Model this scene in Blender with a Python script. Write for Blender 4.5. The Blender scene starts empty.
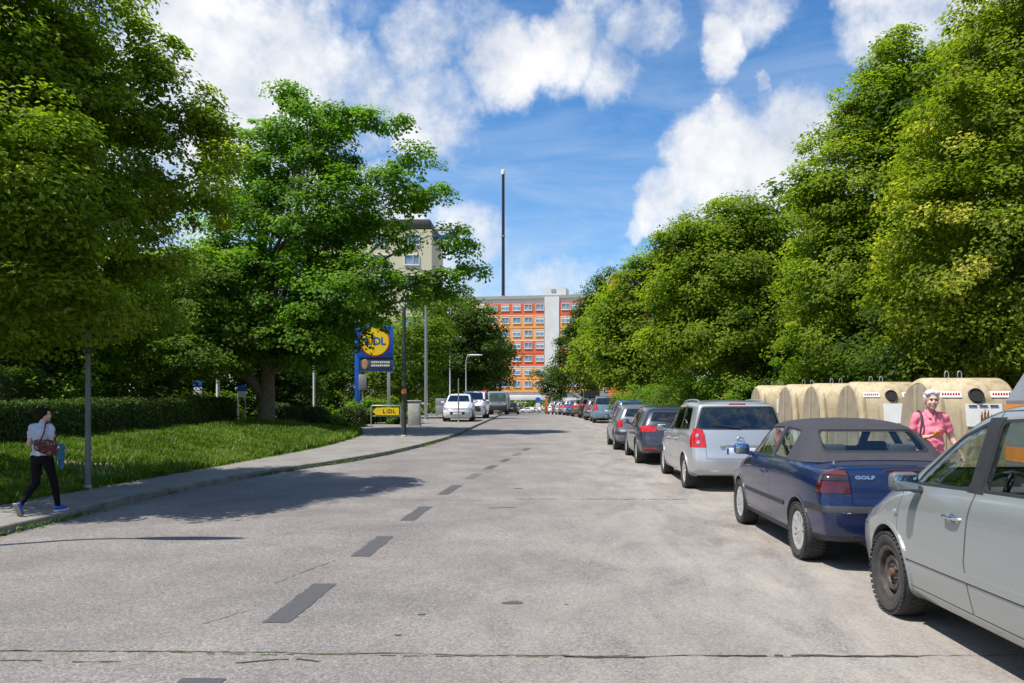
import bpy, bmesh, math, random
import numpy as np
from math import radians as R, sin, cos, pi, tan, sqrt, exp
from mathutils import Vector, Matrix
from mathutils.bvhtree import BVHTree
SC = bpy.context.scene
COL = SC.collection
rng = np.random.default_rng(7)
random.seed(7)

# ------------------------------------------------------------------ materials
MATS = {}
def nm(name):
    m = bpy.data.materials.new(name); m.use_nodes = True
    nt = m.node_tree; nt.nodes.clear()
    out = nt.nodes.new('ShaderNodeOutputMaterial')
    return m, nt, out
def N(nt, typ, **kw):
    n = nt.nodes.new(typ)
    for k, v in kw.items():
        if k in n.inputs.keys() if isinstance(k, str) else False:
            n.inputs[k].default_value = v
        else:
            setattr(n, k, v)
    return n
def pbsdf(nt, out, col=(.5,.5,.5), rough=.5, metal=0, coat=0, spec=.5, trans=0):
    b = nt.nodes.new('ShaderNodeBsdfPrincipled')
    b.inputs['Base Color'].default_value = (*col, 1)
    b.inputs['Roughness'].default_value = rough
    b.inputs['Metallic'].default_value = metal
    b.inputs['Coat Weight'].default_value = coat
    b.inputs['Coat Roughness'].default_value = .04
    b.inputs['Specular IOR Level'].default_value = spec
    b.inputs['Transmission Weight'].default_value = trans
    nt.links.new(b.outputs[0], out.inputs[0])
    return b
def noise(nt, scale, detail=4, rough=.55, coord='Object', vec=None, dist=0):
    n = nt.nodes.new('ShaderNodeTexNoise')
    n.inputs['Scale'].default_value = scale; n.inputs['Detail'].default_value = detail
    n.inputs['Roughness'].default_value = rough; n.inputs['Distortion'].default_value = dist
    if vec is None:
        tc = nt.nodes.new('ShaderNodeTexCoord'); vec = tc.outputs[coord]
    nt.links.new(vec, n.inputs['Vector'])
    return n
def ramp(nt, fac, stops, interp='LINEAR'):
    r = nt.nodes.new('ShaderNodeValToRGB'); r.color_ramp.interpolation = interp
    cr = r.color_ramp
    while len(cr.elements) < len(stops): cr.elements.new(.5)
    for e, (p, c) in zip(cr.elements, stops):
        e.position = p; e.color = (*c, 1) if len(c) == 3 else c
    nt.links.new(fac, r.inputs[0]); return r
def mixc(nt, fac, a, b, mode='MIX'):
    m = nt.nodes.new('ShaderNodeMix'); m.data_type = 'RGBA'; m.blend_type = mode
    for sock, v in ((m.inputs[0], fac), (m.inputs[6], a), (m.inputs[7], b)):
        if hasattr(v, 'node'): nt.links.new(v, sock)
        elif isinstance(v, (int, float)): sock.default_value = v
        else: sock.default_value = (*v, 1)
    return m.outputs[2]
def bump(nt, h, bsdf, strength=.3, dist=.01):
    b = nt.nodes.new('ShaderNodeBump'); b.inputs['Strength'].default_value = strength
    b.inputs['Distance'].default_value = dist
    nt.links.new(h, b.inputs['Height']); nt.links.new(b.outputs[0], bsdf.inputs['Normal'])
def simple(name, col, rough=.5, metal=0, coat=0, var=.12, vs=6, bumps=0, spec=.5):
    """a procedural material: base colour varied by noise (dirt and wear), roughness too"""
    if name in MATS: return MATS[name]
    m, nt, out = nm(name)
    b = pbsdf(nt, out, col, rough, metal, coat, spec)
    n = noise(nt, vs, 6, .6)
    dark = tuple(c*(1-var) for c in col); light = tuple(min(1, c*(1+var)) for c in col)
    r = ramp(nt, n.outputs[0], [(.3, dark), (.7, light)])
    nt.links.new(r.outputs[0], b.inputs['Base Color'])
    rr = nt.nodes.new('ShaderNodeMapRange'); rr.inputs[3].default_value = max(.02, rough*.85); rr.inputs[4].default_value = min(1, rough*1.2+.01)
    nt.links.new(n.outputs[0], rr.inputs[0]); nt.links.new(rr.outputs[0], b.inputs['Roughness'])
    if bumps: 
        n2 = noise(nt, vs*12, 3, .6); bump(nt, n2.outputs[0], b, bumps, .004)
    MATS[name] = m; return m
def paint(name, col, metal=.0, rough=.32, coat=.9, dirt=.25):
    """car paint: flake metallic + clear coat, road dust that gathers on the lower body"""
    if name in MATS: return MATS[name]
    m, nt, out = nm(name)
    b = pbsdf(nt, out, col, rough, metal, coat)
    tc = nt.nodes.new('ShaderNodeTexCoord'); sp = nt.nodes.new('ShaderNodeSeparateXYZ')
    nt.links.new(tc.outputs['Object'], sp.inputs[0])
    mr = nt.nodes.new('ShaderNodeMapRange'); mr.inputs[1].default_value = .15; mr.inputs[2].default_value = .65
    mr.inputs[3].default_value = 1; mr.inputs[4].default_value = .08
    nt.links.new(sp.outputs[2], mr.inputs[0])
    n = noise(nt, 5, 8, .65)
    mm = nt.nodes.new('ShaderNodeMath'); mm.operation = 'MULTIPLY'
    nt.links.new(mr.outputs[0], mm.inputs[0]); nt.links.new(n.outputs[0], mm.inputs[1])
    m2 = nt.nodes.new('ShaderNodeMath'); m2.operation = 'MULTIPLY'; m2.inputs[1].default_value = dirt*2
    m2.use_clamp = True
    nt.links.new(mm.outputs[0], m2.inputs[0])
    c = mixc(nt, m2.outputs[0], col, (.30,.26,.21))
    nt.links.new(c, b.inputs['Base Color'])
    rg = nt.nodes.new('ShaderNodeMapRange'); rg.inputs[3].default_value = rough; rg.inputs[4].default_value = .75
    nt.links.new(m2.outputs[0], rg.inputs[0]); nt.links.new(rg.outputs[0], b.inputs['Roughness'])
    cw = nt.nodes.new('ShaderNodeMapRange'); cw.inputs[3].default_value = coat; cw.inputs[4].default_value = coat*.2
    nt.links.new(m2.outputs[0], cw.inputs[0]); nt.links.new(cw.outputs[0], b.inputs['Coat Weight'])
    MATS[name] = m; return m
def glass_mat(name, tint=(.35,.42,.38), mixt=.5):
    """car glass: thin tinted pane, clear reflection on top of what shows through"""
    if name in MATS: return MATS[name]
    m, nt, out = nm(name)
    gl = nt.nodes.new('ShaderNodeBsdfGlossy'); gl.inputs['Roughness'].default_value = .015
    gl.inputs[0].default_value = (.95,.98,1,1)
    tr = nt.nodes.new('ShaderNodeBsdfTransparent'); tr.inputs[0].default_value = (*tint, 1)
    lw = nt.nodes.new('ShaderNodeLayerWeight'); lw.inputs['Blend'].default_value = .5
    pw = nt.nodes.new('ShaderNodeMath'); pw.operation = 'POWER'; pw.inputs[1].default_value = 4.2; nt.links.new(lw.outputs['Facing'], pw.inputs[0])
    ad = nt.nodes.new('ShaderNodeMath'); ad.operation = 'MULTIPLY_ADD'; ad.inputs[1].default_value = .93; ad.inputs[2].default_value = .035 + mixt
    ad.use_clamp = True
    nt.links.new(pw.outputs[0], ad.inputs[0])
    mx = nt.nodes.new('ShaderNodeMixShader')
    nt.links.new(ad.outputs[0], mx.inputs[0]); nt.links.new(tr.outputs[0], mx.inputs[1]); nt.links.new(gl.outputs[0], mx.inputs[2])
    nt.links.new(mx.outputs[0], out.inputs[0]); MATS[name] = m; return m

# ------------------------------------------------------------------ objects
def link(name, me, mat=None, parent=None, smooth=None):
    o = bpy.data.objects.new(name, me); COL.objects.link(o)
    if mat is not None:
        me.materials.clear()
        for m_ in (mat if isinstance(mat, (list, tuple)) else [mat]): me.materials.append(m_)
    if smooth is not None: shade(me, smooth)
    if parent is not None: o.parent = parent
    return o
def shade(me, angle):
    me.polygons.foreach_set('use_smooth', [True]*len(me.polygons))
    me.set_sharp_from_angle(angle=R(angle))
def empty(name, loc=(0,0,0), rz=0):
    o = bpy.data.objects.new(name, None); COL.objects.link(o)
    o.location = loc; o.rotation_euler = (0,0,rz); o.empty_display_size = .2
    return o
def tag(o, label=None, cat=None, group=None, kind=None):
    if label: o['label'] = label
    if cat: o['category'] = cat
    if group: o['group'] = group
    if kind: o['kind'] = kind
    return o
def copy_tree(o, parent=None):
    c = o.copy(); COL.objects.link(c)
    if parent is not None: c.parent = parent; c.matrix_parent_inverse = o.matrix_parent_inverse
    for ch in list(o.children): copy_tree(ch, c)
    return c
class MB:
    """collects shapes, builds one mesh"""
    def __init__(s): s.v = []; s.f = []
    def add(s, V, F):
        b = len(s.v); s.v.extend([tuple(p) for p in V]); s.f.extend([tuple(i+b for i in f) for f in F]); return s
    def box(s, c, d, rz=0, bev=0, rot=None):
        hx, hy, hz = d[0]/2, d[1]/2, d[2]/2
        if bev <= 0:
            P = [(x,y,z) for z in (-hz,hz) for y in (-hy,hy) for x in (-hx,hx)]
            F = [(0,2,3,1),(4,5,7,6),(0,1,5,4),(2,6,7,3),(0,4,6,2),(1,3,7,5)]
        else:
            bm = bmesh.new(); bmesh.ops.create_cube(bm, size=1)
            for v in bm.verts: v.co = Vector((v.co.x*d[0], v.co.y*d[1], v.co.z*d[2]))
            bmesh.ops.bevel(bm, geom=bm.edges[:], offset=bev, segments=2, affect='EDGES', profile=.5)
            bm.verts.index_update()
            P = [v.co[:] for v in bm.verts]; F = [[v.index for v in f.verts] for f in bm.faces]; bm.free()
        M = rot if rot is not None else Matrix.Rotation(rz, 3, 'Z')
        return s.add([tuple(M @ Vector(p) + Vector(c)) for p in P], F)
    def tube(s, pts, rad, n=8, caps=True):
        pts = [Vector(p) for p in pts]
        if not hasattr(rad, '__len__'): rad = [rad]*len(pts)
        V = []; F = []; up = None
        for i, p in enumerate(pts):
            t = (pts[min(i+1,len(pts)-1)] - pts[max(i-1,0)]).normalized()
            if up is None: up = Vector((0,0,1)) if abs(t.z) < .9 else Vector((1,0,0))
            a = t.cross(up).normalized(); b = a.cross(t).normalized(); up = b
            for k in range(n):
                th = 2*pi*k/n
                V.append(p + (a*cos(th) + b*sin(th))*rad[i])
        m = len(pts)
        for i in range(m-1):
            for k in range(n):
                F.append((i*n+k, i*n+(k+1)%n, (i+1)*n+(k+1)%n, (i+1)*n+k))
        if caps: F.append(tuple(range(n))[::-1]); F.append(tuple((m-1)*n+k for k in range(n)))
        return s.add(V, F)
    def cyl(s, p0, p1, r0, r1=None, n=16): return s.tube([p0,p1], [r0, r0 if r1 is None else r1], n)
    def lathe(s, prof, n=24, axis='z', c=(0,0,0), closed=False):
        V = []; F = []; m = len(prof)
        for r, h in prof:
            for k in range(n):
                th = 2*pi*k/n; x, y = r*cos(th), r*sin(th)
                V.append({'z':(x,y,h), 'x':(h,x,y), 'y':(y,h,x)}[axis])
        rings = m if closed else m-1
        for i in range(rings):
            j = (i+1) % m
            for k in range(n):
                F.append((i*n+k, i*n+(k+1)%n, j*n+(k+1)%n, j*n+k))
        if not closed:
            F.append(tuple(range(n))[::-1]); F.append(tuple((m-1)*n+k for k in range(n)))
        return s.add([(p[0]+c[0],p[1]+c[1],p[2]+c[2]) for p in V], F)
    def prism(s, poly, h0, h1, axis='x'):
        n = len(poly)
        f = {'x': lambda a,b,h: (h,a,b), 'y': lambda a,b,h: (a,h,b), 'z': lambda a,b,h: (a,b,h)}[axis]
        V = [f(a,b,h0) for a,b in poly] + [f(a,b,h1) for a,b in poly]
        F = [tuple(range(n))[::-1], tuple(range(n,2*n))] + [(i,(i+1)%n,(i+1)%n+n,i+n) for i in range(n)]
        return s.add(V, F)
    def ball(s, c, r, n=12, m=8):
        if not hasattr(r,'__len__'): r = (r,r,r)
        V = [(c[0],c[1],c[2]-r[2])]
        for i in range(1,m):
            a = -pi/2 + pi*i/m
            for k in range(n): V.append((c[0]+r[0]*cos(a)*cos(2*pi*k/n), c[1]+r[1]*cos(a)*sin(2*pi*k/n), c[2]+r[2]*sin(a)))
        V.append((c[0],c[1],c[2]+r[2])); F = []
        for k in range(n): F.append((0, 1+(k+1)%n, 1+k))
        for i in range(m-2):
            for k in range(n):
                a = 1+i*n; F.append((a+k, a+(k+1)%n, a+n+(k+1)%n, a+n+k))
        a = 1+(m-2)*n
        for k in range(n): F.append((a+k, a+(k+1)%n, len(V)-1))
        return s.add(V, F)
    def mesh(s, name='mesh', fix=True):
        me = bpy.data.meshes.new(name); me.from_pydata(s.v, [], s.f)
        if fix:
            bm = bmesh.new(); bm.from_mesh(me); bmesh.ops.recalc_face_normals(bm, faces=bm.faces); bm.to_mesh(me); bm.free()
        me.update(); return me
    def build(s, name, mat, parent=None, smooth=40):
        return link(name, s.mesh(name), mat, parent, smooth)
def chaikin(P, it=2):
    P = np.array(P, float)
    for _ in range(it):
        Q = [P[0]]
        for i in range(len(P)-1):
            a, b = P[i], P[i+1]
            if i > 0: Q.append(a*.75+b*.25)
            if i < len(P)-2: Q.append(a*.25+b*.75)
        Q.append(P[-1]); P = np.array(Q)
    return P
class Tab:
    def __init__(s, pts, it=2):
        P = chaikin(pts, it) if it else np.array(pts, float)
        s.x, s.y = P[:,0], P[:,1]
    def __call__(s, x): return np.interp(x, s.x, s.y)
def text_mesh(txt, size, extr=.002, bold=0, align='CENTER', space=1.0):
    cu = bpy.data.curves.new('t', 'FONT'); cu.body = txt; cu.size = size; cu.extrude = extr; cu.offset = bold
    cu.align_x = align; cu.align_y = 'CENTER'; cu.space_character = space; cu.resolution_u = 3
    o = bpy.data.objects.new('t', cu); COL.objects.link(o)
    dg = bpy.context.evaluated_depsgraph_get()
    me = bpy.data.meshes.new_from_object(o.evaluated_get(dg))
    bpy.data.objects.remove(o); bpy.data.curves.remove(cu); return me
def text_obj(name, txt, size, loc, rot, mat, parent=None, extr=.002, bold=0, sx=1, space=1.0):
    me = text_mesh(txt, size, extr, bold, space=space)
    me.transform(Matrix.Translation(loc) @ Matrix(rot).to_4x4() @ Matrix.Diagonal((sx,1,1,1)))
    return link(name, me, mat, parent)
def facing(nrm, up=(0,0,1)):
    """rotation whose local z is nrm and local y is up: text placed on a face"""
    z = Vector(nrm).normalized(); x = Vector(up).cross(z).normalized(); y = z.cross(x)
    return Matrix((x,y,z)).transposed()
def np_mesh(name, V, F):
    """V (n,3), F (m,k) numpy"""
    me = bpy.data.meshes.new(name); n, (m, k) = len(V), F.shape
    me.vertices.add(n); me.vertices.foreach_set('co', V.astype(np.float32).ravel())
    me.loops.add(m*k); me.loops.foreach_set('vertex_index', F.astype(np.int32).ravel())
    me.polygons.add(m); me.polygons.foreach_set('loop_start', np.arange(0, m*k, k, dtype=np.int32))
    me.update(calc_edges=True); return me
# ------------------------------------------------------------------ booleans on closed shells
def tmp(me):
    o = bpy.data.objects.new('tmp', me); COL.objects.link(o); return o
def boolean(a, b, op):
    """a, b meshes -> new mesh"""
    oa, ob = tmp(a), tmp(b)
    md = oa.modifiers.new('b', 'BOOLEAN'); md.operation = op; md.object = ob; md.solver = 'MANIFOLD'
    dg = bpy.context.evaluated_depsgraph_get()
    me = bpy.data.meshes.new_from_object(oa.evaluated_get(dg))
    bpy.data.objects.remove(oa); bpy.data.objects.remove(ob)
    return me
def DIF(a, b): return boolean(a, b, 'DIFFERENCE')
def INT(a, b): return boolean(a, b, 'INTERSECT')
def join(ms):
    mb = MB()
    for m in ms: mb.add([v.co[:] for v in m.vertices], [tuple(p.vertices) for p in m.polygons])
    return mb.mesh(fix=False)
def grow(poly, d):
    """offset a 2D polygon outwards"""
    P = [Vector(p) for p in poly]; n = len(P)
    area = sum(P[i].x*P[(i+1)%n].y - P[(i+1)%n].x*P[i].y for i in range(n))
    s = 1 if area > 0 else -1; out = []
    for i in range(n):
        a = (P[i]-P[i-1]).normalized(); b = (P[(i+1)%n]-P[i]).normalized()
        na = Vector((a.y,-a.x))*s; nb = Vector((b.y,-b.x))*s
        m = na+nb; L = m.length
        m = m/L if L > 1e-6 else na
        k = d/max(.35, m.dot(na)); out.append(tuple(P[i]+m*k))
    return out
def rnd(poly, it=2):
    """round a polygon's corners a little"""
    P = [np.array(p, float) for p in poly]
    for _ in range(it):
        Q = []
        for i in range(len(P)):
            a, b = P[i], P[(i+1)%len(P)]; L = np.linalg.norm(b-a); f = min(.25, .025/max(L,1e-6)/(_+1))
            Q += [a+(b-a)*f, b-(b-a)*f]
        P = Q
    return [tuple(p) for p in P]
def prismX(poly, side=-1, x0=.25, x1=1.3):
    m = MB().prism(poly, side*x0, side*x1, 'x'); return m.mesh()
def prismY(poly, y0, y1): return MB().prism(poly, y0, y1, 'y').mesh()

class Hull:
    def __init__(s, P):
        s.P = P; s.L = P['L']; W = P['W']/2
        s.rear = Tab(P['rear'], 2); s.front = Tab(P['front'], 2)
        def ty(y, z): return (y-s.rear(z))/(s.front(z)-s.rear(z))
        s.top = Tab([(ty(y,z), z) for y, z in P['top']], 2)
        for k in ('belt','wr','dr','w','zbot'): setattr(s, k, Tab([(y/s.L, v) for y, v in P[k]], 2))
        base = np.linspace(0,1,P.get('nst',64))
        s.W = W
        s.r = P.get('round', .10)   # corner radius at the ends
        s.build(base)
    def section(s, t):
        W = s.W; w = s.w(t)*W; zb = float(s.zbot(t)); zt = float(s.top(t)); be = min(float(s.belt(t)), zt-.05)
        wr = float(s.wr(t))*W; dr = float(s.dr(t))
        sh = s.P.get('shoulder', .965)
        C = [(0,zb),(w*.5,zb),(w*.86,zb),(w*.955,zb+.04),(w*.975,zb+.14),(w*1.0,max(.50,zb+.25)),(w*1.0,.5*(be+.6)),(w*.992,be-.09),(w*sh,be-.01),
             (w*(sh-.02),be+.015),
             (wr+(w*(sh-.02)-wr)*.5, be+.015+(zt-dr-be-.015)*.5*s.P.get('bulge',1.04)),
             (wr, zt-dr),(wr*.90, zt-dr*.45),(wr*.6, zt-dr*.16),(wr*.25,zt-.003),(0,zt)]
        return chaikin(C, 2)
    def build(s, base):
        P = s.P; secs = []
        # end rounding: extra stations near 0 and 1 shrunk inwards
        st = []
        r = s.r; L = s.L
        for k in range(7):
            th = pi/2*k/7; st.append((r*(1-sin(th))/1.0*0+r*(1-cos(pi/2-th)), r*(1-sin(pi/2-pi/2*(1-k/7)))))
        # st entries: (y distance from end, inset)
        ring = [(r*(1-cos(a)), r*(1-sin(a))) for a in np.linspace(0, pi/2, 7)]
        allst = [(d/L, ins) for d, ins in ring]
        mid = [t for t in base if ring[-1][0]/L+.004 < t < 1-ring[-1][0]/L-.004]
        seq = allst + [(t, 0.) for t in mid] + [(1-t, ins) for t, ins in allst[::-1]]
        rings = []
        cn = P.get('bow_r', .12), P.get('bow_f', .22)
        def place(x, z, t):
            yr = s.rear(z) + cn[0]*np.abs(x/s.W)**2.6; yf = s.front(z) - cn[1]*np.abs(x/s.W)**2.3
            return yr + (yf-yr)*t
        for t, ins in seq:
            c = s.section(t)
            x, z = c[:,0].copy(), c[:,1].copy()
            zc = .5*(z.min()+z.max()); hx = x.max(); hz = (z.max()-z.min())/2
            x *= (hx-ins)/hx; z = zc + (z-zc)*(hz-ins)/hz
            rings.append((x, z, t))
        nh = len(rings[0][0])
        V = []
        def full(x, z, t):
            xx = np.concatenate([-x, x[::-1][1:-1]]); zz = np.concatenate([z, z[::-1][1:-1]])
            return np.stack([xx, place(xx, zz, t), zz], 1)
        for x, z, t in rings: V.append(full(x, z, t))
        n = len(V[0]); F = []
        for i in range(len(V)-1):
            for k in range(n): F.append((i*n+k, i*n+(k+1)%n, (i+1)*n+(k+1)%n, (i+1)*n+k))
        # caps: strips across, left half joined to right half
        for end in (0, 1):
            x, z, t = rings[0 if end == 0 else -1]; m = 10
            cols = [full(x, z, t)]
            b = sum(len(q) for q in V)
            i0 = 0 if end == 0 else (len(rings)-1)*n
            grid = np.zeros((nh, m+1), int)
            for i in range(nh):
                li = i; ri = (n-i) % n
                if i == 0 or i == nh-1: 
                    grid[i,:] = i0+li; continue
                grid[i,0] = i0+li; grid[i,m] = i0+ri
            pts = []
            for i in range(1, nh-1):
                for j in range(1, m):
                    f = j/m; xx = -x[i]*(1-2*f); pts.append((xx, float(place(np.array(xx), z[i], t)), z[i])); grid[i,j] = b+len(pts)-1
            V.append(np.array(pts))
            for i in range(nh-1):
                for j in range(m):
                    q = [grid[i,j], grid[i,j+1], grid[i+1,j+1], grid[i+1,j]]
                    u = []
                    for a in q:
                        if a not in u: u.append(int(a))
                    if len(u) > 2: F.append(tuple(u if end == 0 else u[::-1]))
        s.V = np.concatenate(V); s.V[:,1] -= s.L/2; s.F = F
        mb = MB(); mb.v = [tuple(p) for p in s.V]; mb.f = F
        me = mb.mesh(); s.me = me
        s.nrm = np.array([v.normal[:] for v in me.vertices])
        s.faces = [tuple(p.vertices) for p in me.polygons]
        tri = []
        for f in s.faces:
            tri.append(f[:3]); 
            if len(f) == 4: tri.append((f[0],f[2],f[3]))
        s.tri = tri
        s.bvh = BVHTree.FromPolygons([Vector(p) for p in s.V], tri)
    def at(s, d):
        """closed hull inset by d metres"""
        me = bpy.data.meshes.new('h'); me.from_pydata((s.V - s.nrm*d).tolist(), [], s.faces); me.update(); return me
    def shell(s, a, b): return DIF(s.at(a), s.at(b))
    def smooth_on(s, me, tol=.03):
        """hull normals on the faces that lie on the outer skin: cuts leave the reflections clean"""
        me.polygons.foreach_set('use_smooth', [True]*len(me.polygons))
        nl = [None]*len(me.loops); cache = {}; inner = []
        vs = me.vertices
        for p in me.polygons:
            loc, nn, idx, d = s.bvh.find_nearest(p.center)
            on = d is not None and d < tol and p.normal.dot(nn) > .82
            inner.append(0 if on or (d is not None and d < .025) else 1)
            for li in p.loop_indices:
                if not on: nl[li] = p.normal[:]; continue
                vi = me.loops[li].vertex_index
                if vi not in cache:
                    co = vs[vi].co; loc, nn, idx, d = s.bvh.find_nearest(co)
                    a, b, c = s.tri[idx]; A, B, C = s.V[a], s.V[b], s.V[c]; q = np.array(loc)
                    v0, v1, v2 = B-A, C-A, q-A
                    d00, d01, d11, d20, d21 = v0@v0, v0@v1, v1@v1, v2@v0, v2@v1
                    den = d00*d11-d01*d01
                    if abs(den) < 1e-14: wv, ww = 0., 0.
                    else: wv = (d11*d20-d01*d21)/den; ww = (d00*d21-d01*d20)/den
                    nv = s.nrm[a]*(1-wv-ww)+s.nrm[b]*wv+s.nrm[c]*ww
                    cache[vi] = tuple(nv/np.linalg.norm(nv))
                nl[li] = cache[vi]
        me.normals_split_custom_set(nl)
        return inner

def make_tyre(rt, w, rr, tread=True):
    """tyre as a lathed carcass with sidewall rings and grooved tread; axis x, outer side -x"""
    h = w/2
    prof = [(rr-.005,-h*.80),(rr+.012,-h*.93),(rr+.35*(rt-rr),-h*1.02),(rr+.62*(rt-rr),-h*1.04),(rt-.028,-h*.96),(rt-.010,-h*.86),
            (rt-.002,-h*.74),(rt,-h*.5)]
    for gx in (-.42,-.15,.12,.39):
        prof += [(rt,h*gx),(rt-.008,h*(gx+.02)),(rt-.008,h*(gx+.07)),(rt,h*(gx+.09))]
    prof += [(rt,h*.6),(rt-.004,h*.76),(rt-.028,h*.96),(rr+.6*(rt-rr),h*1.03),(rr+.01,h*.9),(rr-.005,h*.8)]
    m = MB().lathe(prof, 48, 'x', closed=True)
    if tread:
        nb = 44
        for k in range(nb):
            a = 2*pi*k/nb
            for sx, off in ((-.86,0),(-.28,.5),(.28,.0),(.86,.5)):
                b = a+off*2*pi/nb
                M = Matrix.Rotation(b, 3, 'X')
                m.box(tuple(M @ Vector((sx*h, 0, rt-.004 if abs(sx)<.5 else rt-.013))), (w*.20, rt*2*pi/nb*.62, .011), rot=M)
    return m.mesh()
def make_rim(kind, rr, w):
    """rim with real openings; axis x, outer face -x"""
    h = w/2; barrel = MB().lathe([(rr+.004,-h*.86),(rr+.002,-h*.80),(rr-.022,-h*.74),(rr-.03,-h*.2),(rr-.03,h*.8),(rr,h*.82),(rr-.036,h*.82),(rr-.042,-h*.2),(rr-.034,-h*.78),(rr-.012,-h*.88)], 40, 'x', closed=True).mesh()
    if kind == 'steel':
        prof = [(0,-h*.50),(.045,-h*.50),(.05,-h*.40),(.085,-h*.38),(.095,-h*.55),(rr*.60,-h*.62),(rr-.055,-h*.30),(rr-.032,-h*.25),(rr-.032,-h*.1),(0,-h*.1)]
        holes = [(rr*.69, .013, .020)]; nh = 16; cut = 'oval'
    elif kind == 'cap':
        prof = [(0,-h*.80),(.03,-h*.80),(.06,-h*.74),(rr*.55,-h*.76),(rr*.85,-h*.84),(rr-.006,-h*.88),(rr-.008,-h*.6),(rr*.7,-h*.5),(0,-h*.5)]
        nh = 12; cut = 'slot'
    elif kind == 'five':
        prof = [(0,-h*.72),(.03,-h*.72),(.06,-h*.68),(rr*.6,-h*.66),(rr*.88,-h*.78),(rr-.012,-h*.84),(rr-.014,-h*.5),(rr*.7,-h*.42),(0,-h*.4)]
        nh = 5; cut = 'wedge'
    else:
        prof = [(0,-h*.70),(.03,-h*.70),(.06,-h*.66),(rr*.6,-h*.70),(rr*.88,-h*.78),(rr-.012,-h*.84),(rr-.014,-h*.5),(rr*.7,-h*.42),(0,-h*.4)]
        nh = 7; cut = 'wedge'
    disc = MB()
    # lathe with a closed centre
    pr = [(max(r,.0005),x) for r,x in prof]; disc.lathe(pr, 60, 'x')
    disc = disc.mesh()
    cuts = MB()
    for k in range(nh):
        a = 2*pi*k/nh
        def ra(r, d): return (r*cos(a+d), r*sin(a+d))
        if cut == 'oval': poly = [(rr*.72*cos(a)+.015*cos(t)*cos(a)-.021*sin(t)*sin(a), rr*.72*sin(a)+.015*cos(t)*sin(a)+.021*sin(t)*cos(a)) for t in np.linspace(0,2*pi,13)[:-1]]
        elif cut == 'slot': poly = [ra(rr*.42,-.07), ra(rr*.88,-.105), ra(rr*.90,0), ra(rr*.88,.105), ra(rr*.42,.07)]
        else:
            g = pi/nh*.62; poly = [ra(rr*.36,-g*.35), ra(rr*.82,-g), ra(rr*.88,-g*.5), ra(rr*.90,0), ra(rr*.88,g*.5), ra(rr*.82,g), ra(rr*.36,g*.35)]
        cuts.prism(poly, -w, w, 'x')
    disc = DIF(disc, cuts.mesh())
    return join([barrel, disc])
WHEELS = {}
def wheel_meshes(kind, rt, w, rr, tread=True):
    k = (kind, rt, w, rr)
    if k not in WHEELS:
        t = make_tyre(rt, w, rr, tread); shade(t, 35); r = make_rim(kind, rr, w); shade(r, 35)
        hub = MB(); h = w/2
        if kind == 'steel':
            hub.lathe([(.0005,-h*.78),(.03,-h*.78),(.034,-h*.70),(.036,-h*.35),(.0005,-h*.35)], 20, 'x')
            for q in range(5):
                a = 2*pi*q/5; hub.lathe([(.0005,-h*.62),(.009,-h*.62),(.0105,-h*.55),(.0105,-h*.3),(.0005,-h*.3)], 6, 'x', c=(0,.056*cos(a),.056*sin(a)))
        else:
            hub.lathe([(.0005,-h*.86),(.022,-h*.86),(.030,-h*.80),(.032,-h*.6),(.0005,-h*.6)], 20, 'x')
        hub = hub.mesh(); shade(hub, 35)
        dm = MB().lathe([(.0005,0),(rr*.8,0),(rr*.8,.02),(.0005,.02)], 24, 'x').mesh()
        WHEELS[k] = (t, r, hub, dm)
    return WHEELS[k]
def add_wheels(car, S, D, zc):
    L = D['L']; half = D['W']/2
    for y in (D['rw'], D['fw']):
        for side in (-1, 1):
            w = D.get('tw', .205)
            t, r, hub, dm = wheel_meshes(S.get('rim','five'), D['rt'], w, D['rr'])
            e = empty('wheel', (side*(half-w/2-.015), y-L/2, D['rt']-.006), 0)
            e.parent = car
            if side == 1: e.rotation_euler = (0,0,pi)
            e.rotation_euler.x = 0
            link_shared('tyre', t, M_tyre, e); link_shared('rim', r, S.get('rim_mat', M_alloy), e)
            link_shared('hub', hub, S.get('hub_mat', M_alloy), e); link_shared('brake_disc', dm, M_blk, e)
def link_shared(name, me, mat, parent=None):
    o = bpy.data.objects.new(name, me); COL.objects.link(o)
    if len(me.materials) == 0: me.materials.append(mat)
    o.material_slots[0].link = 'OBJECT'; o.material_slots[0].material = mat
    if parent is not None: o.parent = parent
    return o

M_tyre = simple('rubber', (.035,.034,.032), .8, var=.35, vs=14, bumps=.3)
M_alloy = simple('alloy', (.66,.66,.65), .32, metal=.7, var=.2, vs=20)
M_steel = simple('dusty_black_steel', (.075,.065,.058), .6, metal=.3, var=.4, vs=22)
M_rust = simple('rusty_hub', (.10,.055,.035), .85, var=.5, vs=60)
M_blk = simple('black_plastic', (.022,.022,.024), .5, var=.2, vs=30)
M_dark = simple('dark_interior', (.05,.05,.054), .85, var=.2)
M_greyp = simple('grey_plastic', (.10,.10,.105), .55, var=.2)
M_glass = glass_mat('window_glass', (.93,.97,.95), .0)
M_glassd = glass_mat('dark_window_glass', (.50,.56,.55), .05)
M_chrome = simple('chrome', (.72,.72,.72), .12, metal=1, var=.05)
M_red = simple('red_lens', (.48,.010,.010), .12, coat=1, var=.35, vs=26)
M_redd = simple('smoked_red_lens', (.07,.006,.008), .12, coat=1, var=.3, vs=26)
M_smoke = simple('smoked_lens', (.03,.018,.02), .15, coat=1, var=.3, vs=26)
M_amber = simple('amber_lens', (.42,.10,.03), .15, coat=1, var=.2, vs=26)
M_clear = simple('clear_lens', (.55,.56,.58), .1, metal=.6, coat=1, var=.35, vs=40)
M_plate = simple('white_plate', (.75,.75,.72), .4, var=.05)
M_pblue = simple('plate_blue', (.01,.07,.42), .4, var=.05)
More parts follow.
